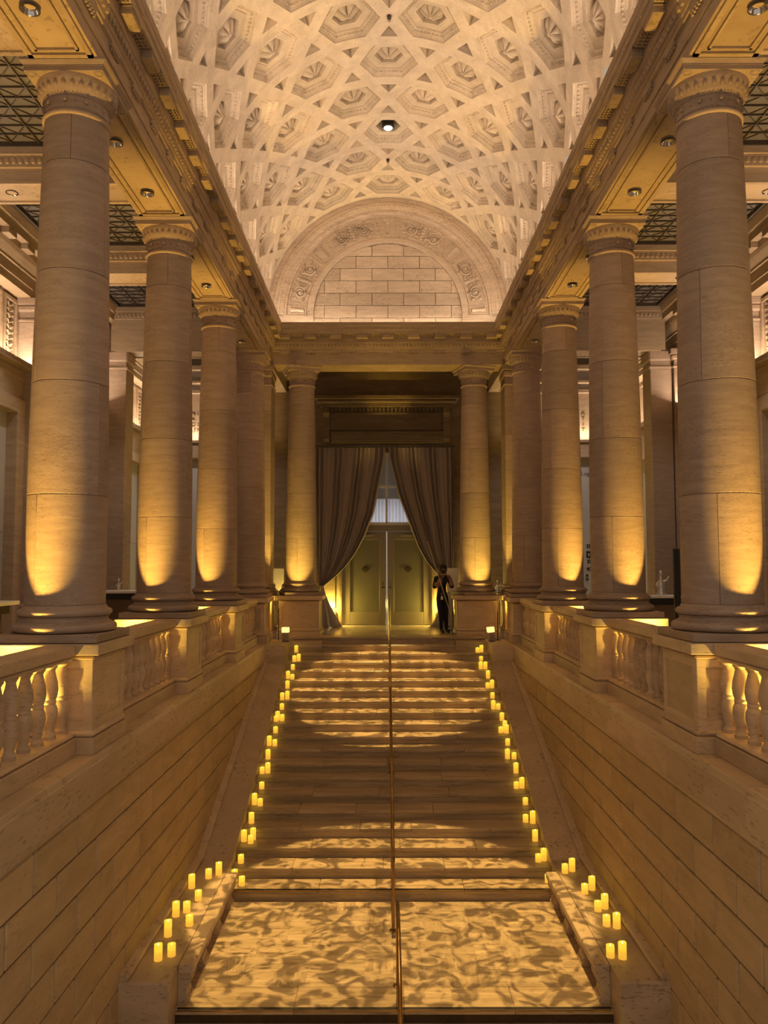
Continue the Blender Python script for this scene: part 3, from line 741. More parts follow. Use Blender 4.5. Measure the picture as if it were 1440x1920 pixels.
def candle(x, y, z, h, label, group):
    c = link('pillar_candle', CAND, loc=(x, y, z), rot=(0, 0, 0), scale=(1, 1, h), label=label, cat='candle', group=group)
    link('flame', FLM, c, (0, 0, .88)); return c
for sx, LST in ((-1, LS), (1, RS)):
    by = {}
    for c in LST: by.setdefault(c[0], []).append(c)
    for i, cs in by.items():
        cs = sorted(cs, key=lambda c: abs(c[1]))
        for q, (s_, x, y, h) in enumerate(cs):
            tall = 'tall' if h > .135 else 'short'
            if len(cs) == 1: pos = 'only one'
            elif len(cs) == 2: pos = ('inner one of two', 'outer one of two')[q]
            else: 
                order = sorted(cs, key=lambda c: c[2]); 
                pos = 'innermost of three' if q == 0 else ('front outer of three' if y < max(c[2] for c in cs[1:]) else 'rear outer of three')
            candle(x, y, -s_*SR, h, '%s glowing candle on %s step below top, %s side, %s' % (tall, ordn(s_), SIDE[sx], pos), 'candles along the %s edge of the stairs' % SIDE[sx])
for sx, LST in ((-1, BL), (1, BR)):
    o = sorted(LST, key=lambda c: c[1])
    for q, (x, y, h) in enumerate(o):
        n = q+1; 
        candle(x, y, -2.409, h, '%s glowing candle on the %s bench, %s counted from its near end' % ('tall' if h > .135 else 'short', SIDE[sx], ordn(n)), 'candles on the %s stone bench' % SIDE[sx])
candle(2.10, 8.02, ZLAND-SR, .115, 'glowing candle cut off by the bottom photo edge on step below landing', 'candles along the right edge of the stairs')

# ================================================================== uplight boxes at the stair top
for sx, tilt in ((-1, 0.02), (1, .10)):
    t = link('uplight_box', None, loc=(sx*2.29, 18.06, ZL+.012), rot=(0, -tilt, .12*sx), label='boxy grey uplight with glowing cream top on the %s curb at the stair head' % SIDE[sx], cat='uplight')
    mk('body', MB().cbox(-.068, .068, -.055, .055, 0, .19, .006), M_GREYBOX, t)
    mk('lit_head', MB().cbox(-.076, .076, -.062, .062, .191, .305, .006), M_GLOWTOP, t)
    mk('base_foot', MB().box(-.07, .07, -.055, .055, -.012, 0), M_BLACK, t)

# ================================================================== vestibule and door
YD = 22.1
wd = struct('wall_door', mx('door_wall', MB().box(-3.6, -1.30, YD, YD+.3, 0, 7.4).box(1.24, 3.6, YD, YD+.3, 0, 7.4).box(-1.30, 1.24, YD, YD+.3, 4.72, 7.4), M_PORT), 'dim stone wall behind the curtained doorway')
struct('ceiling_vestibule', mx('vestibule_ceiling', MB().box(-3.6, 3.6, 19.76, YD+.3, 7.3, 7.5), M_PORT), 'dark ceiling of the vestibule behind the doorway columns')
cor = MB().cbox(-2.02, 1.97, YD-.30, YD, 6.18, 6.28, .01).cbox(-1.96, 1.91, YD-.22, YD, 6.08, 6.18, .03).cbox(-1.85, 1.80, YD-.13, YD, 5.98, 6.08, .01)
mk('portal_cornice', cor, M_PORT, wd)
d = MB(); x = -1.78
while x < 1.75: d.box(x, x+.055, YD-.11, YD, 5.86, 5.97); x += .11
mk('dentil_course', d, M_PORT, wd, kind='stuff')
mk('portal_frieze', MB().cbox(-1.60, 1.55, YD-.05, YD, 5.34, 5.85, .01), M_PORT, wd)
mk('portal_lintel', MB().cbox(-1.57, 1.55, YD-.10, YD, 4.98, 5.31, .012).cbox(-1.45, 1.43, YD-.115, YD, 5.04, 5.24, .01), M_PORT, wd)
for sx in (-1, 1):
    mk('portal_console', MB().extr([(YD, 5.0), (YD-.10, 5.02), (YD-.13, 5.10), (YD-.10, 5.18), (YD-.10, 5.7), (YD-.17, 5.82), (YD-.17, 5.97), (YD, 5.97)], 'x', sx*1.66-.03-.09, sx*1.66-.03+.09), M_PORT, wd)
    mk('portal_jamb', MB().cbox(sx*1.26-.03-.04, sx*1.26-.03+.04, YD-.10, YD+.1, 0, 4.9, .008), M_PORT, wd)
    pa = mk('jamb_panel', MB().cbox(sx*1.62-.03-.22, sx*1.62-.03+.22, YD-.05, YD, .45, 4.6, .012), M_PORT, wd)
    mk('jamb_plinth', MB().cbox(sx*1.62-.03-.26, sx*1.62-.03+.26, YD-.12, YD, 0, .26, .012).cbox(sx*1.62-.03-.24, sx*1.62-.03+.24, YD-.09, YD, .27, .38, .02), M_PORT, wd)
# beams running back from the corner piers
for sx in (-1, 1):
    struct('trim_%d' % (8 if sx < 0 else 9), mx('return_beam', MB().box(sx*2.80, sx*3.47, 19.75, YD, 6.42, 7.3).box(sx*2.74, sx*2.80, 19.75, YD, 6.75, 6.85), M_TRIM), 'stone beam running back from the %s corner pier' % SIDE[sx])
    struct('wall_vestibule_%s' % SIDE[sx], mx('dim_wall', MB().box(sx*3.6, sx*6.9, YD-.02, YD+.28, 0, 5.0).box(sx*3.6, sx*6.9, YD-.02, YD+.28, 5.0, 7.6), M_GREY), 'plain grey wall at the far end of the %s aisle' % SIDE[sx])
# double door
dr = struct('door_1', None, 'pair of glazed doors with olive frosted panes behind the curtains', loc=(-.03, YD, 0))
mk('door_frame', MB().box(-1.26, -1.17, -.06, .1, 0, 2.66).box(1.17, 1.26, -.06, .1, 0, 2.66).box(-1.26, 1.26, -.06, .1, 2.55, 2.72), M_FRAME, dr)
for sx in (-1, 1):
    lf = mk('door_leaf', MB().cbox(sx*.03, sx*.20, -.05, .02, .01, 2.54, .006).cbox(sx*1.0, sx*1.165, -.05, .02, .01, 2.54, .006).cbox(sx*.20, sx*1.0, -.05, .02, .01, .36, .006).cbox(sx*.20, sx*1.0, -.05, .02, 2.32, 2.54, .006), M_FRAME, dr)
    mk('glass_pane', MB().box(sx*.19, sx*1.01, -.02, .0, .35, 2.33), M_DGLASS, lf)
    mk('round_sticker', MB().add([(sx*.58+v[0], -.022+v[2], 1.52+v[1]) for v in MB().lathe([(.085, -.006), (.085, .0)], n=20).v], MB().lathe([(.085, -.006), (.085, .0)], n=20).f).box(sx*.58-.10, sx*.58+.10, -.034, -.026, 1.50, 1.55), plain('dark_sticker', (.07, .06, .03), .9), lf)
    h = MB().tube([(sx*.10, -.05, 1.02), (sx*.10, -.11, 1.02), (sx*.10, -.11, 1.16), (sx*.10, -.05, 1.16)], .014, 8); h.box(sx*.10-.05, sx*.10+.05, -.056, -.05, 1.00, 1.03)
    mk('pull_handle', h, M_BAR, lf)
    mk('door_closer', MB().cbox(sx*.55-.16, sx*.55+.16, -.10, -.05, 2.42, 2.48, .006), M_FRAME, lf)
mk('meeting_post', MB().cbox(-.022, .022, -.075, .02, .0, 2.55, .006), M_CHROME, dr)
# transom window
wn = struct('window_1', mx('transom_frame', MB().box(-1.26, -1.18, -.05, .08, 2.72, 4.72).box(1.18, 1.26, -.05, .08, 2.72, 4.72).box(-1.26, 1.26, -.05, .08, 2.72, 2.80).box(-1.26, 1.26, -.05, .08, 4.64, 4.72).box(-.03, .03, -.05, .05, 2.78, 4.66).box(-1.2, 1.2, -.04, .05, 3.75, 3.81), M_WHITE), 'transom window with white cross bars above the doors', loc=(-.03, YD, 0))
for x0, x1 in ((-1.18, -.03), (.03, 1.18)):
    for z0, z1 in ((2.80, 3.75), (3.81, 4.64)): mk('window_pane', MB().box(x0, x1, -.006, .006, z0, z1), M_WGLASS, wn)
sh = MB(); n = 120
for i in range(n+1):
    x = -1.15+2.3*i/n; y = .26+.035*math.sin(i*1.25)+.012*math.sin(i*.37)
    sh.v += [(x, y, 2.70), (x, y, 3.46)]
for i in range(n): sh.f.append((2*i, 2*i+2, 2*i+3, 2*i+1))
m_sheer = M_SHEER.node_tree; Bs = m_sheer.nodes['Principled BSDF']; Bs.inputs['Transmission Weight'].default_value = .0
tr = m_sheer.nodes.new('ShaderNodeBsdfTranslucent'); tr.inputs[0].default_value = (.8, .8, .85, 1); ms = m_sheer.nodes.new('ShaderNodeMixShader'); ms.inputs[0].default_value = .6
m_sheer.links.new(Bs.outputs[0], ms.inputs[1]); m_sheer.links.new(tr.outputs[0], ms.inputs[2]); m_sheer.links.new(ms.outputs[0], m_sheer.nodes['Material Output'].inputs[0])
shc = mk('sheer_curtain', sh, M_SHEER, None, 60, loc=(-.03, YD-.04, 0), label='short white sheer curtain behind the transom window', cat='curtain')
mk('curtain_rod', MB().tube([(-1.272, .26, 3.47), (1.272, .26, 3.47)], .012, 6), M_WHITE, shc)
struct('wall_outside_door', mx('entry_back_wall', MB().box(-3, 3, 24.0, 24.2, 0, 5), M_GREY), 'dim wall seen through the transom window')
# drapes
def drape(sx, inner, xo_top, xt, zt, label):
    """pleated curtain hanging from the track, gathered at (xt, zt)"""
    nu, nv = 150, 60; ztop = 4.76; mb = MB()
    def xin(z):
        for (x0, z0), (x1, z1) in zip(inner, inner[1:]):
            if z0 >= z >= z1: t = (z0-z)/(z0-z1); return x0+(x1-x0)*t
        return inner[-1][0]
    for v in range(nv+1):
        t = v/nv; z = ztop+(zt-ztop)*t
        xi = xin(z); xo = xo_top+(xt-sx*-.05-xo_top)*t**2
        for u in range(nu+1):
            s_ = u/nu; g = t**2.5
            x = xo+(xi-xo)*s_
            amp = (.075*(1-g)+.022)*(.6+.4*math.sin(s_*21+1))
            y = amp*math.sin(s_*2*PI*15+.6*math.sin(s_*9)+t*.5)+.06*g*math.sin(s_*PI)
            mb.v.append((x, y, z))
    for v in range(nv):
        for u in range(nu): a = v*(nu+1)+u; mb.f.append((a, a+1, a+nu+2, a+nu+1))
    c = mk('drape', mb, M_CURT, None, 80, loc=(0, 21.42, 0), label=label, cat='curtain')
    # skirt below the tie
    sk = MB(); nu, nv = 60, 24
    for v in range(nv+1):
        t = v/nv; z = zt*(1-t)+.012
        w0 = .045+.30*t**1.3; xc = xt-sx*(.02+.20*t**1.4)
        for u in range(nu+1):
            s_ = u/nu; th = s_*2*PI
            r = 1+.30*math.sin(th*9+t*2.5+.8*math.sin(th*3))*(.4+.8*t)
            sk.v.append((xc+w0*r*math.cos(th)*.75, w0*r*.55*math.sin(th), z))
    for v in range(nv):
        for u in range(nu): a = v*(nu+1)+u; sk.f.append((a, a+1, a+nu+2, a+nu+1))
    mk('skirt', sk, M_CURT, c, 70)
    mk('tieback', MB().add([(xt+v[0]-sx*.0, v[1]+.01, zt+v[2]) for v in MB().lathe([(.065, -.03), (.075, 0), (.065, .03)], n=14).v], MB().lathe([(.065, -.03), (.075, 0), (.065, .03)], n=14).f), M_CURT, c, 60)
    pd = MB()
    for q, (dx, dy, w, hh) in enumerate(((-.05, -.10, .30, .05), (-.22, -.02, .30, .07), (-.32, .08, .22, .05), (-.12, .1, .3, .06))):
        pd.tube([(xt+sx*dx-w, dy, hh*.8), (xt+sx*dx-w*.3, dy-.05, hh), (xt+sx*dx+w*.4, dy+.02, hh*1.0), (xt+sx*dx+w*.9, dy+.0, hh*.7)], [.02, hh*.9, hh, .02], 8)
    mk('floor_puddle', pd, M_CURT, c, 70)
    return c
drape(-1, [(-.06, 4.76), (-.07, 4.5), (-.37, 3.0), (-.60, 2.42), (-.86, 1.93), (-1.15, 1.55), (-1.42, 1.30), (-1.72, 1.06)], -1.90, -1.76, 1.06, 'long taupe drape left of the doors, tied back low with its foot puddled')
drape(1, [(.02, 4.76), (.03, 4.5), (.27, 3.5), (.68, 2.42), (.80, 2.1), (1.02, 1.72), (1.30, 1.38), (1.62, 1.06)], 1.74, 1.66, 1.06, 'long taupe drape right of the doors, behind the standing person')
tk = link('curtain_track', None, loc=(-.05, 21.42, 4.79), label='slim dark curtain track across the top of the doorway drapes', cat='curtain track')
mk('rail', MB().box(-1.92, 1.85, -.03, .03, 0, .04), M_BAR, tk)
for sx in (-1, 1): mk('bracket', MB().box(sx*1.7-.02, sx*1.7+.02, .03, .62, .0, .03), M_BAR, tk)

# ================================================================== person
def skinned(name, nodes, edges, parent, mat, sub=2):
    me = bpy.data.meshes.new(name); keys = list(nodes); me.from_pydata([nodes[k][0] for k in keys], [(keys.index(a), keys.index(b)) for a, b in edges], [])
    o = bpy.data.objects.new(name, me); COL.objects.link(o)
    sk = o.modifiers.new('skin', 'SKIN'); sk.use_smooth_shade = True
    for i, k in enumerate(keys):
        r = nodes[k][1]; me.skin_vertices[0].data[i].radius = r if isinstance(r, tuple) else (r, r)
    me.skin_vertices[0].data[0].use_root = True
    ss = o.modifiers.new('sub', 'SUBSURF'); ss.levels = sub; ss.render_levels = sub
    dg = bpy.context.evaluated_depsgraph_get(); nm = bpy.data.meshes.new_from_object(o.evaluated_get(dg))
    bpy.data.objects.remove(o); bpy.data.meshes.remove(me); nm.name = name
    nm.materials.clear(); nm.materials.append(mat)
    for p in nm.polygons: p.use_smooth = True; p.material_index = 0
    return link(name, nm, parent)
PX, PY = 1.295, 19.42
per = link('person', None, loc=(PX, PY, 0), label='person in black clothes and face mask holding a thin pole beside the right drape', cat='person')
N_ = {'pelvis': ((0, 0, .88), (.140, .11)), 'waist': ((-.015, .0, 1.02), (.145, .105)), 'chest': ((-.01, -.01, 1.20), (.165, .112)), 'yoke': ((.01, 0, 1.31), (.12, .08)), 'neck': ((.02, -.01, 1.39), (.05, .05)), 'head0': ((.02, -.02, 1.47), (.07, .08)), 'head1': ((.02, -.02, 1.55), (.068, .078)),
      'shL': ((-.145, 0, 1.29), .075), 'elL': ((-.20, -.04, 1.07), .056), 'wrL': ((-.05, -.20, 1.27), .027), 'haL': ((-.03, -.215, 1.31), .030),
      'shR': ((.165, 0, 1.29), .075), 'elR': ((.235, -.05, 1.08), .056), 'wrR': ((.17, -.19, 1.29), .027), 'haR': ((.155, -.20, 1.33), .030),
      'hipL': ((-.072, 0, .78), .098), 'knL': ((-.035, -.03, .46), .072), 'anL': ((-.03, .02, .09), .045), 'toL': ((.02, -.12, .04), .038),
      'hipR': ((.072, .01, .78), .098), 'knR': ((.075, .02, .46), .072), 'anR': ((.095, .06, .09), .045), 'toR': ((.17, -.06, .04), .038)}
E_ = [('pelvis','waist'),('waist','chest'),('chest','yoke'),('yoke','neck'),('neck','head0'),('head0','head1'),('yoke','shL'),('shL','elL'),('elL','wrL'),('wrL','haL'),('yoke','shR'),('shR','elR'),('elR','wrR'),('wrR','haR'),('pelvis','hipL'),('hipL','knL'),('knL','anL'),('anL','toL'),('pelvis','hipR'),('hipR','knR'),('knR','anR'),('anR','toR')]
body = skinned('body', N_, E_, per, M_CLOTH, 3)
body.data.materials.append(M_SKIN)
for p in body.data.polygons:
    c = p.center
    fore = False
    for a, b in (('elL', 'haL'), ('elR', 'haR')):
        A0, B0 = Vector(N_[a][0]), Vector(N_[b][0]); t = (c-A0).dot(B0-A0)/(B0-A0).length_squared
        if .25 < t < 1.4 and (c-(A0+(B0-A0)*t)).length < .07: fore = True
    if c.z > 1.375 and abs(c.x-.02) < .10 and c.y > -.14 or fore: p.material_index = 1
zmin = min(v.co.z for v in body.data.vertices)
for v in body.data.vertices: v.co.z -= zmin*max(0, 1-v.co.z/.3)
# fingers
def fingers(wrist, palm, dirv, side, nm):
    mb = MB(); d = Vector(dirv).normalized(); u = Vector(side).normalized(); w = d.cross(u)
    P = Vector(palm)
    for q in range(4):
        b = P+u*(-.024+q*.016)+d*.02; L = (.055, .064, .060, .048)[q]
        mb.tube([b, b+d*L*.5-w*.004, b+d*L*.75-w*.022, b+d*L*.65-w*.040], [.0085, .008, .0075, .006], 7)
    b = P-u*.026-d*.012; mb.tube([b, b-u*.014+d*.022-w*.014, b-u*.006+d*.042-w*.030], [.010, .009, .007], 7)
    mk('hand_fingers', mb, M_SKIN, per, 60)
fingers(None, (-.03, -.225, 1.315), (.35, -.25, .9), (.8, .5, -.2), 'l')
fingers(None, (.15, -.21, 1.335), (-.35, -.15, .9), (.8, -.3, .45), 'r')
hd = MB().ball((.02, -.005, 1.545), (.098, .105, .105), 16, 10)
hd.v = [v if not (v[1] < -.045 and v[2] < 1.575) else (v[0]*.9, max(v[1], -.05), v[2]) for v in hd.v]
hair = mk('hair', hd, M_HAIR, per, 60)
mk('hair_bun', MB().ball((.02, .085, 1.60), .045, 10, 6), M_HAIR, per, 60)
mk('face_mask', MB().ball((.02, -.072, 1.475), (.062, .045, .052), 12, 8), M_BLACK, per, 60)
fc = MB()
for sx in (-1, 1): fc.ball((.02+sx*.03, -.094, 1.535), (.012, .007, .007), 8, 5)
mk('eyes', fc, M_BLACK, per, 60)
en = MB()
for sx in (-1, 1): en.ball((.02+sx*.088, -.015, 1.51), (.012, .022, .03), 8, 5)
en.tube([(.02, -.092, 1.545), (.02, -.108, 1.515), (.02, -.10, 1.50)], [.008, .013, .012], 7); mk('ears_and_nose', en, M_SKIN, per, 60)
bd = mk('badge', MB().cbox(-.045, .005, -.135, -.128, .80, .88, .004), M_WHITE, per)
mk('lanyard', MB().tube([(-.02, -.131, .88), (-.03, -.125, .98)], .005, 5), M_WHITE, per)
pl = link('thin_pole', None, loc=(1.225, PY-.245, 1.26), label='thin pale pole held slantwise by the masked person', cat='pole')
a = Vector((.945, 19.2, 2.15))-Vector(pl.location); b = Vector((1.505, 19.15, .35))-Vector(pl.location)
mk('shaft', MB().tube([a, b], .010, 8), plain('pale_wood', (.45, .38, .28), .4), pl, 50)
mk('tip', MB().tube([a, a+(a-b).normalized()*.03], .012, 8), M_WHITE, pl)

# ================================================================== aisles
XA = 6.60
names_b = ['nearest', 'second', 'third', 'fourth']
def framebox(mb, sx, x0, x1, y0, y1, z0, z1, w=.06):
    mb.box(sx*x0, sx*x1, y0, y0+w, z0, z1).box(sx*x0, sx*x1, y1-w, y1, z0, z1).box(sx*x0, sx*x1, y0+w, y1-w, z0, z0+w).box(sx*x0, sx*x1, y0+w, y1-w, z1-w, z1)
for sx in (-1, 1):
    sd = SIDE[sx]
    w = struct('wall_aisle_%s' % sd, mx('aisle_wall', MB().box(sx*6.75, sx*6.95, 2.5, 22.1, 0, 7.6), M_TRIM), 'outer stone wall of the %s aisle with lit frieze panels' % sd)
    EP = [(6.75, 6.42), (6.42, 6.42), (6.42, 6.56), (6.40, 6.565), (6.40, 6.745), (6.37, 6.755), (6.37, 6.80), (6.30, 6.93), (6.28, 7.0), (6.28, 7.10), (6.14, 7.10), (6.13, 7.22), (6.10, 7.25), (6.06, 7.39), (6.75, 7.39)]
    mk('aisle_entablature', MB().extr(mirrorpoly(EP, sx), 'y', 2.5, 22.1), M_TRIM, w)
    y = 3.2
    while y < 17.6: mk('modillion', MB().cbox(sx*6.15, sx*6.28, y-.14, y+.14, 7.0, 7.10, .006), M_TRIM, w); y += MOD_P
    rows = [4.29]+ROWS+[22.1]
    for k in range(5):
        y0, y1 = rows[k]+.36, rows[k+1]-.36
        b = MB().cbox(sx*6.55, sx*6.75, y0, y1, 4.55, 5.10, .008).cbox(sx*6.40, sx*6.75, y0, y1, 5.10, 5.15, .008)
        mk('frieze_ledge', b, M_TRIM, w)
        mk('cove_lip', MB().box(sx*6.40, sx*6.42, y0, y1, 5.15, 5.21), M_TRIM, w)
        fp = MB(); ym = (y0+y1)/2
        for a, c in ((y0+.05, y0+.55), (y0+.62, y1-.62), (y1-.55, y1-.05)): framebox(fp, sx, 6.66, 6.75, a, c, 5.28, 6.36)
        fr = mk('frieze_panel', fp, M_TRIM, w)
        rl = MB()
        for a in (y0+.30, y1-.30):
            for q in range(9):
                rl.ball((sx*6.72, a+.10*math.sin(q*2.1), 5.42+q*.105), (.035, .09-.006*abs(q-4), .06), 6, 4)
                for s2 in (-1, 1): rl.tube([(sx*6.72, a, 5.40+q*.1), (sx*6.69, a+s2*.09, 5.45+q*.1), (sx*6.72, a+s2*.17, 5.42+q*.1)], [.02, .022, .006], 5)
        mk('carved_relief', rl, M_TRIM, fr, 50, kind='stuff')
        mk('opening_jamb', MB().cbox(sx*6.50, sx*6.75, y0, y0+.30, 0, 4.55, .008).cbox(sx*6.50, sx*6.75, y1-.30, y1, 0, 4.55, .008).cbox(sx*6.50, sx*6.75, y0+.3, y1-.3, 4.30, 4.55, .008), M_TRIM, w)
        mk('display_panel', MB().box(sx*6.70, sx*6.75, y0+.30, y1-.30, 0, 2.2).box(sx*6.70, sx*6.75, y0+.30, y1-.30, 2.21, 4.30), M_GREY, w)
    for k, y in enumerate(ROWS):
        p = MB().cbox(sx*6.36, sx*6.75, y-.36, y+.36, .95, 6.0, .01)
        pt = mk('pilaster', p, M_COL, w)
        mk('pilaster_base', MB().cbox(sx*6.28, sx*6.75, y-.44, y+.44, 0, .86, .02).cbox(sx*6.31, sx*6.75, y-.41, y+.41, .87, .95, .02), M_COL, pt)
        mk('pilaster_capital', MB().cbox(sx*6.33, sx*6.75, y-.39, y+.39, 6.0, 6.05, .012).box(sx*6.37, sx*6.75, y-.35, y+.35, 6.05, 6.18).cbox(sx*6.31, sx*6.75, y-.41, y+.41, 6.18, 6.30, .03).cbox(sx*6.27, sx*6.75, y-.45, y+.45, 6.30, 6.419, .006), M_COL, pt)
    cp = mk('corner_pier', MB().cbox(sx*5.86, sx*6.34, 17.78, 18.32, .95, 6.0, .01), M_COL, w)
    mk('pier_base', MB().cbox(sx*5.78, sx*6.34, 17.70, 18.40, 0, .86, .02).cbox(sx*5.81, sx*6.34, 17.73, 18.37, .87, .95, .02), M_COL, cp)
    mk('pier_capital', MB().cbox(sx*5.83, sx*6.34, 17.75, 18.35, 6.0, 6.06, .012).cbox(sx*5.83, sx*6.34, 17.75, 18.35, 6.18, 6.419, .03).box(sx*5.87, sx*6.34, 17.79, 18.31, 6.06, 6.18), M_COL, cp)
    # cross beams
    for k, y in enumerate(ROWS):
        lowb = 6.42 if k == 3 else 6.93
        cbm = struct('trim_%d' % (10+k+(4 if sx > 0 else 0)), mx('cross_beam', MB().box(sx*3.46, sx*6.2, y-.32, y+.32, lowb, 7.62).box(sx*3.46, sx*6.2, y-.42, y+.42, 7.28, 7.62).box(sx*3.46, sx*6.2, y-.37, y+.37, 7.12, 7.28), M_TRIM), 'stone cross beam over the %s aisle at its %s column' % (sd, RN[k]))
        fm = MB()
        for q in (-.32, .26): fm.box(sx*3.5, sx*6.1, y+q, y+q+.06, lowb-.025, lowb)
        mk('soffit_strip', fm, M_TRIM, cbm)
        eg = MB(); x = 3.5
        while x < 6.1: eg.ball((sx*x, y-.375, 7.20), (.035, .02, .05), 5, 3); x += .09
        mk('egg_and_dart', eg, M_TRIM, cbm, kind='stuff')
    struct('ceiling_aisle_%s' % sd, mx('aisle_ceiling_back', MB().box(sx*3.0, sx*6.9, 2.5, 22.3, 7.62, 7.8).box(sx*3.46, sx*6.9, 18.4, 22.1, 7.35, 7.6), M_DARK), 'plain dark ceiling above the %s aisle laylights' % sd)
    mk('edge_beam', MB().box(sx*3.46, sx*3.62, 2.5, 18.0, 7.0, 7.62), M_TRIM, trims[sx])
# laylights: triangular panes in bronze bars
def laylight(sx, y0, y1, label, single):
    x0, x1 = 3.68, 5.99; c = .405
    t = link('laylight', None, loc=(sx*(x0+x1)/2, (y0+y1)/2, 7.44), label=label, cat='skylight', group='triangle patterned laylights over the aisles')
    w, l = (x1-x0)/2, (y1-y0)/2; nx = round(2*w/c); ny = round(2*l/c); cw, cl = 2*w/nx, 2*l/ny
    br = MB().box(-w-.03, w+.03, -l-.06, -l, -.06, .05).box(-w-.03, w+.03, l, l+.06, -.06, .05).box(-w-.05, -w, -l, l, -.06, .05).box(w, w+.05, -l, l, -.06, .05)
    bw = .0075
    for i in range(1, nx): br.box(-w+i*cw-bw, -w+i*cw+bw, -l, l, -.02, .008)
    for j in range(ny*2): 
        if j: br.box(-w, w, -l+j*cl/2-bw, -l+j*cl/2+bw, -.018, .006)
    for i in range(nx):
        for j in range(ny):
            a = (-w+i*cw, -l+j*cl)
            for (p, q) in (((0, 0), (1, 1)), ((0, 1), (1, 0))):
                A0 = Vector((a[0]+p[0]*cw, a[1]+p[1]*cl, -.006)); B0 = Vector((a[0]+q[0]*cw, a[1]+q[1]*cl, -.006)); nn = (B0-A0).cross(Vector((0, 0, 1))).normalized()*bw*.8
                br.add([A0+nn, B0+nn, B0-nn, A0-nn, A0+nn+Vector((0,0,.012)), B0+nn+Vector((0,0,.012)), B0-nn+Vector((0,0,.012)), A0-nn+Vector((0,0,.012))], [(0,1,2,3),(4,5,6,7),(0,1,5,4),(2,3,7,6)])
    mk('bars', br, M_BAR, t)
    tris = []
    cpt = (.5, .5); cs = [(0, 0), (1, 0), (1, 1), (0, 1)]
    g = MB()
    TM = []
    for q in range(4):
        P = [cs[q], cs[(q+1) % 4], cpt]; m_ = MB()
        vs = [((p-.5)*cw, (r-.5)*cl, 0) for p, r in P]; m_.add(vs+[(x, y, .008) for x, y, z in vs], [(0, 1, 2), (3, 4, 5), (0, 1, 4, 3), (1, 2, 5, 4), (2, 0, 3, 5)])
        TM.append(m_)
    if single:
        ME = [mx('glass_pane', m_, M_PANE) for m_ in TM]
        for i in range(nx):
            for j in range(ny):
                for q in range(4): link('glass_pane', ME[q], t, (-w+(i+.5)*cw, -l+(j+.5)*cl, .008))
    else:
        for i in range(nx):
            for j in range(ny):
                for m_ in TM: g.add([(v[0]-w+(i+.5)*cw, v[1]-l+(j+.5)*cl, v[2]+.008) for v in m_.v], m_.f)
        mk('glass_panes', g, M_PANE, t, kind='stuff')
for sx in (-1, 1):
    for k, (a, b) in enumerate(((4.8, 7.28), (8.17, 10.73), (11.61, 14.17), (15.05, 17.61))):
        laylight(sx, a, b, 'grey glass laylight in triangular bars over the %s aisle, %s bay from camera' % (SIDE[sx], names_b[k]), k in (1, 2))
# recessed downlights
DLT = link('recessed_downlight', None, label='x', cat='downlight', group='recessed chrome downlights in the soffits')
mk('trim_ring', MB().lathe([(.075, .004), (.082, -.002), (.088, -.001), (.088, .004)], n=20, cap=False), M_BAR, DLT, 40)
mk('reflector', MB().lathe([(.078, -.003), (.072, .0), (.065, .03), (.03, .045), (.001, .045)], n=20, cap=False), M_CHROME, DLT, 60)
first = True
def dl(x, y, z, label):
    global first
    o = DLT if first else copy_tree(DLT); first = False
    o.location = (x, y, z); o['label'] = label
bays = [(4.29, 7.73), (7.73, 11.17), (11.17, 14.61), (14.61, 18.05)]
for sx in (-1, 1):
    for k, (a, b) in enumerate(bays):
        for q, s2 in enumerate((-.62, .62)):
            if k == 0 and q == 0: continue
            dl(sx*3.135, (a+b)/2+s2, 6.388-.006+.0, 'chrome downlight in the %s colonnade soffit, %s bay, %s one' % (SIDE[sx], names_b[k], ('nearer', 'farther')[q]))
    for k in range(3):
        for q, xx in enumerate((4.3, 5.4)):
            dl(sx*xx, ROWS[k], 6.92, 'chrome downlight under the %s aisle cross beam at the %s column, %s one' % (SIDE[sx], RN[k], ('inner', 'outer')[q]))

# inscribed panels at the aisle ends
for sx in (-1, 1):
    p = struct('wall_aisle_end_%s' % SIDE[sx], mx('end_wall_trim', MB().cbox(sx*3.6, sx*6.5, 21.80, 22.08, 4.55, 4.95, .01).cbox(sx*3.6, sx*6.5, 21.72, 22.08, 4.95, 5.02, .006).box(sx*3.6, sx*6.5, 22.0, 22.08, 5.02, 6.35).cbox(sx*3.6, sx*6.5, 21.9, 22.08, 6.35, 6.45, .01).cbox(sx*3.6, sx*6.5, 21.8, 22.08, 6.6, 6.7, .02).cbox(sx*3.6, sx*6.5, 21.7, 22.08, 6.95, 7.1, .02), M_TRIM), 'lit inscribed stone frieze on the end wall of the %s aisle' % SIDE[sx])
    lines = ['N I', 'A', 'O I', 'I I N'] if sx < 0 else ['A', 'T', 'I', 'T']
    for i, tx in enumerate(lines):
        cu = bpy.data.curves.new('inscription', 'FONT'); cu.body = tx; cu.size = .15; cu.extrude = .004; cu.align_x = 'LEFT' if sx < 0 else 'CENTER'
        cu.materials.append(M_DARK)
        o = link('inscription', cu, p, ((-5.41 if sx < 0 else 5.39), 21.994, 5.76-i*.155), (PI/2, 0, 0))
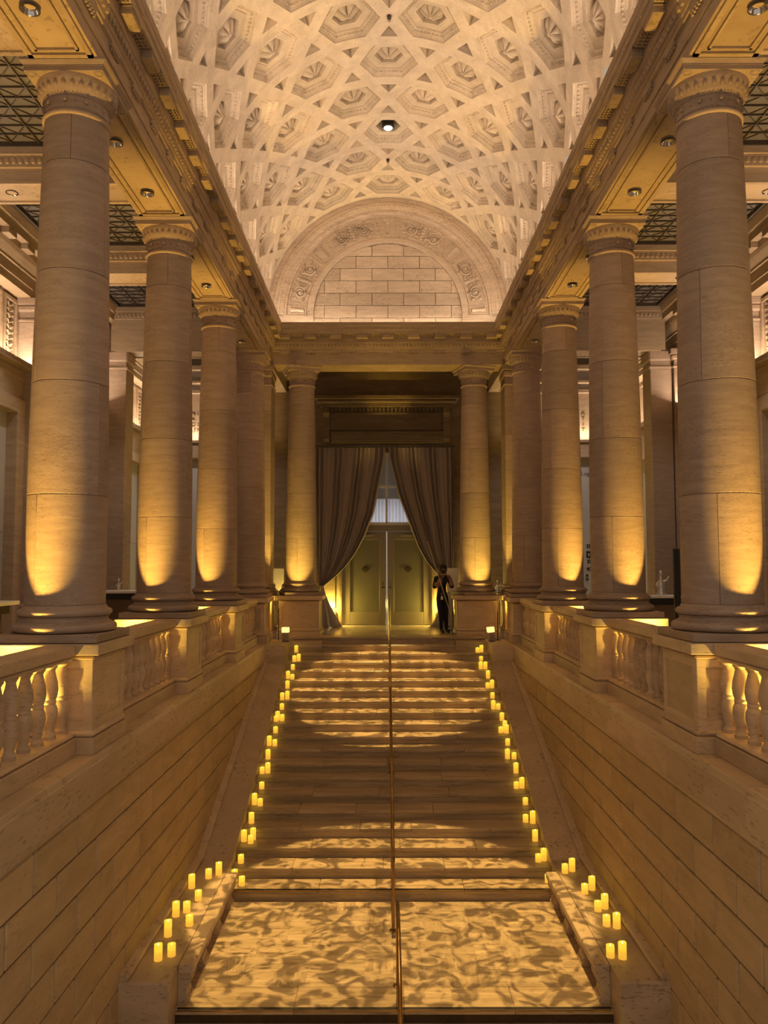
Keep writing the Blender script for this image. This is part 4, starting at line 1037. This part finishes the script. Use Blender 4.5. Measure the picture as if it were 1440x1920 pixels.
# lettering and small pictures on the right end wall
wv = bpy.data.objects['wall_vestibule_right']
cu = bpy.data.curves.new('lettering', 'FONT'); cu.body = 'Logg'; cu.size = .16; cu.extrude = .003; cu.align_x = 'CENTER'; cu.materials.append(M_BAR)
link('lettering', cu, wv, (5.47, YD-.024, 4.08), (PI/2, 0, 0))
for i, (x, z, w_, h_) in enumerate(((5.49, 2.14, .09, .09), (5.49, 1.91, .12, .18), (5.50, 1.72, .09, .09), (5.53, 1.52, .18, .075), (5.44, 1.29, .06, .16))):
    t = link('small_picture', None, loc=(x, YD-.03, z), label='small dark print on the grey wall right of the colonnade, %s from top' % ordn(i+1), cat='picture', group='small prints on the right grey wall')
    mk('sheet', MB().box(-w_/2, w_/2, -.008, .01, -h_/2, h_/2), M_BLACK, t); mk('image_area', MB().box(-w_*.15, w_*.2, -.010, -.008, -h_*.25, h_*.2), M_GREY, t)

# exhibits glimpsed between the columns
def showcase(x, y, label, w=.75, d=.6, h=1.22):
    t = link('display_case', None, loc=(x, y, 0), label=label, cat='display case')
    mk('pedestal_box', MB().cbox(-w*.36, w*.36, -d*.36, d*.36, 0, h-.16, .01), plain('warm_wood', (.13, .08, .04), .5), t)
    mk('dark_deck', MB().cbox(-w*.42, w*.42, -d*.42, d*.42, h-.16, h-.05, .006), M_BLACK, t)
    mk('white_top', MB().cbox(-w/2, w/2, -d/2, d/2, h-.05, h, .006), M_WHITE, t)
    return t
showcase(-5.35, 9.9, 'dark display table with white top at left photo edge', 1.2, .9, 1.17)
showcase(-5.35, 16.3, 'dark display table with pale top between the two nearest left columns', .9, .7, 1.12)
showcase(5.1, 15.2, 'dark display stand under silver figure right of second right column', .6, .5, 1.05)
def figure(x, y, z, label, s=1.):
    t = link('silver_figure', None, loc=(x, y, z), scale=(s, s, s), label=label, cat='sculpture')
    mk('body', MB().lathe([(.10, 0), (.11, .04), (.07, .10), (.09, .18), (.085, .26), (.03, .34), (.025, .44)], n=14), M_SILV, t, 50)
    mk('head', MB().ball((0, 0, .49), (.045, .05, .055), 10, 7), M_SILV, t, 60)
    mk('arm', MB().tube([(.05, 0, .30), (.13, -.03, .33), (.17, -.03, .42)], [.025, .022, .015], 7), M_SILV, t, 60)
    mk('arm', MB().tube([(-.05, 0, .30), (-.11, -.04, .22), (-.06, -.08, .18)], [.025, .022, .015], 7), M_SILV, t, 60)
figure(5.1, 15.2, 1.05, 'bright silver standing figure on a stand right of second right column', .85)
figure(-5.45, 16.3, 1.12, 'small dark-headed silver bust on the table between left columns', .45)
figure(2.46, 18.30, 1.00, 'small silver figure between the right door column and corner pier', .5)
mk('stand', MB().lathe([(.06, 0), (.06, .01), (.012, .02), (.012, 1.04), (.07, 1.05), (.07, 1.07)], n=14), M_BLACK, None, loc=(2.46, 18.30, -.07), label='slim black stand under the small silver figure at back right', cat='stand')
pq = link('pointed_plaque', None, loc=(-2.485, 18.28, 1.05), label='grey pointed plaque between the left corner pier and door column', cat='plaque')
P = [(0, 0), (.075, .07), (.065, .13), (.115, .19), (.115, .50), (-.115, .50), (-.115, .19), (-.065, .13), (-.075, .07)]
mk('plate', MB().extr(P, 'y', -.02, .02), M_PLAQ, pq)
mk('pole', MB().tube([(.0, .030, -1.12), (.0, .030, .4)], .010, 8), M_BLACK, pq)
st = link('stanchion', None, loc=(3.20, 9.1, 0), label='tall slim black post behind the right balustrade', cat='post')
mk('post', MB().cbox(-.035, .035, -.02, .02, .02, 1.79, .004), M_BLACK, st)
mk('foot', MB().cbox(-.06, .12, -.10, .10, 0, .02, .004), M_BLACK, st)
sg = link('sign_board', None, loc=(1.62, 20.35, 0), label='pale board standing beside the right door column', cat='sign')
mk('panel', MB().cbox(-.14, .14, -.01, .01, .95, 1.55, .003), M_WHITE, sg)
mk('stand_pole', MB().tube([(0, .02, .02), (0, .02, 1.2)], .014, 8), M_BLACK, sg); mk('stand_foot', MB().lathe([(.13, 0), (.13, .015), (.02, .025)], n=14), M_BLACK, sg)
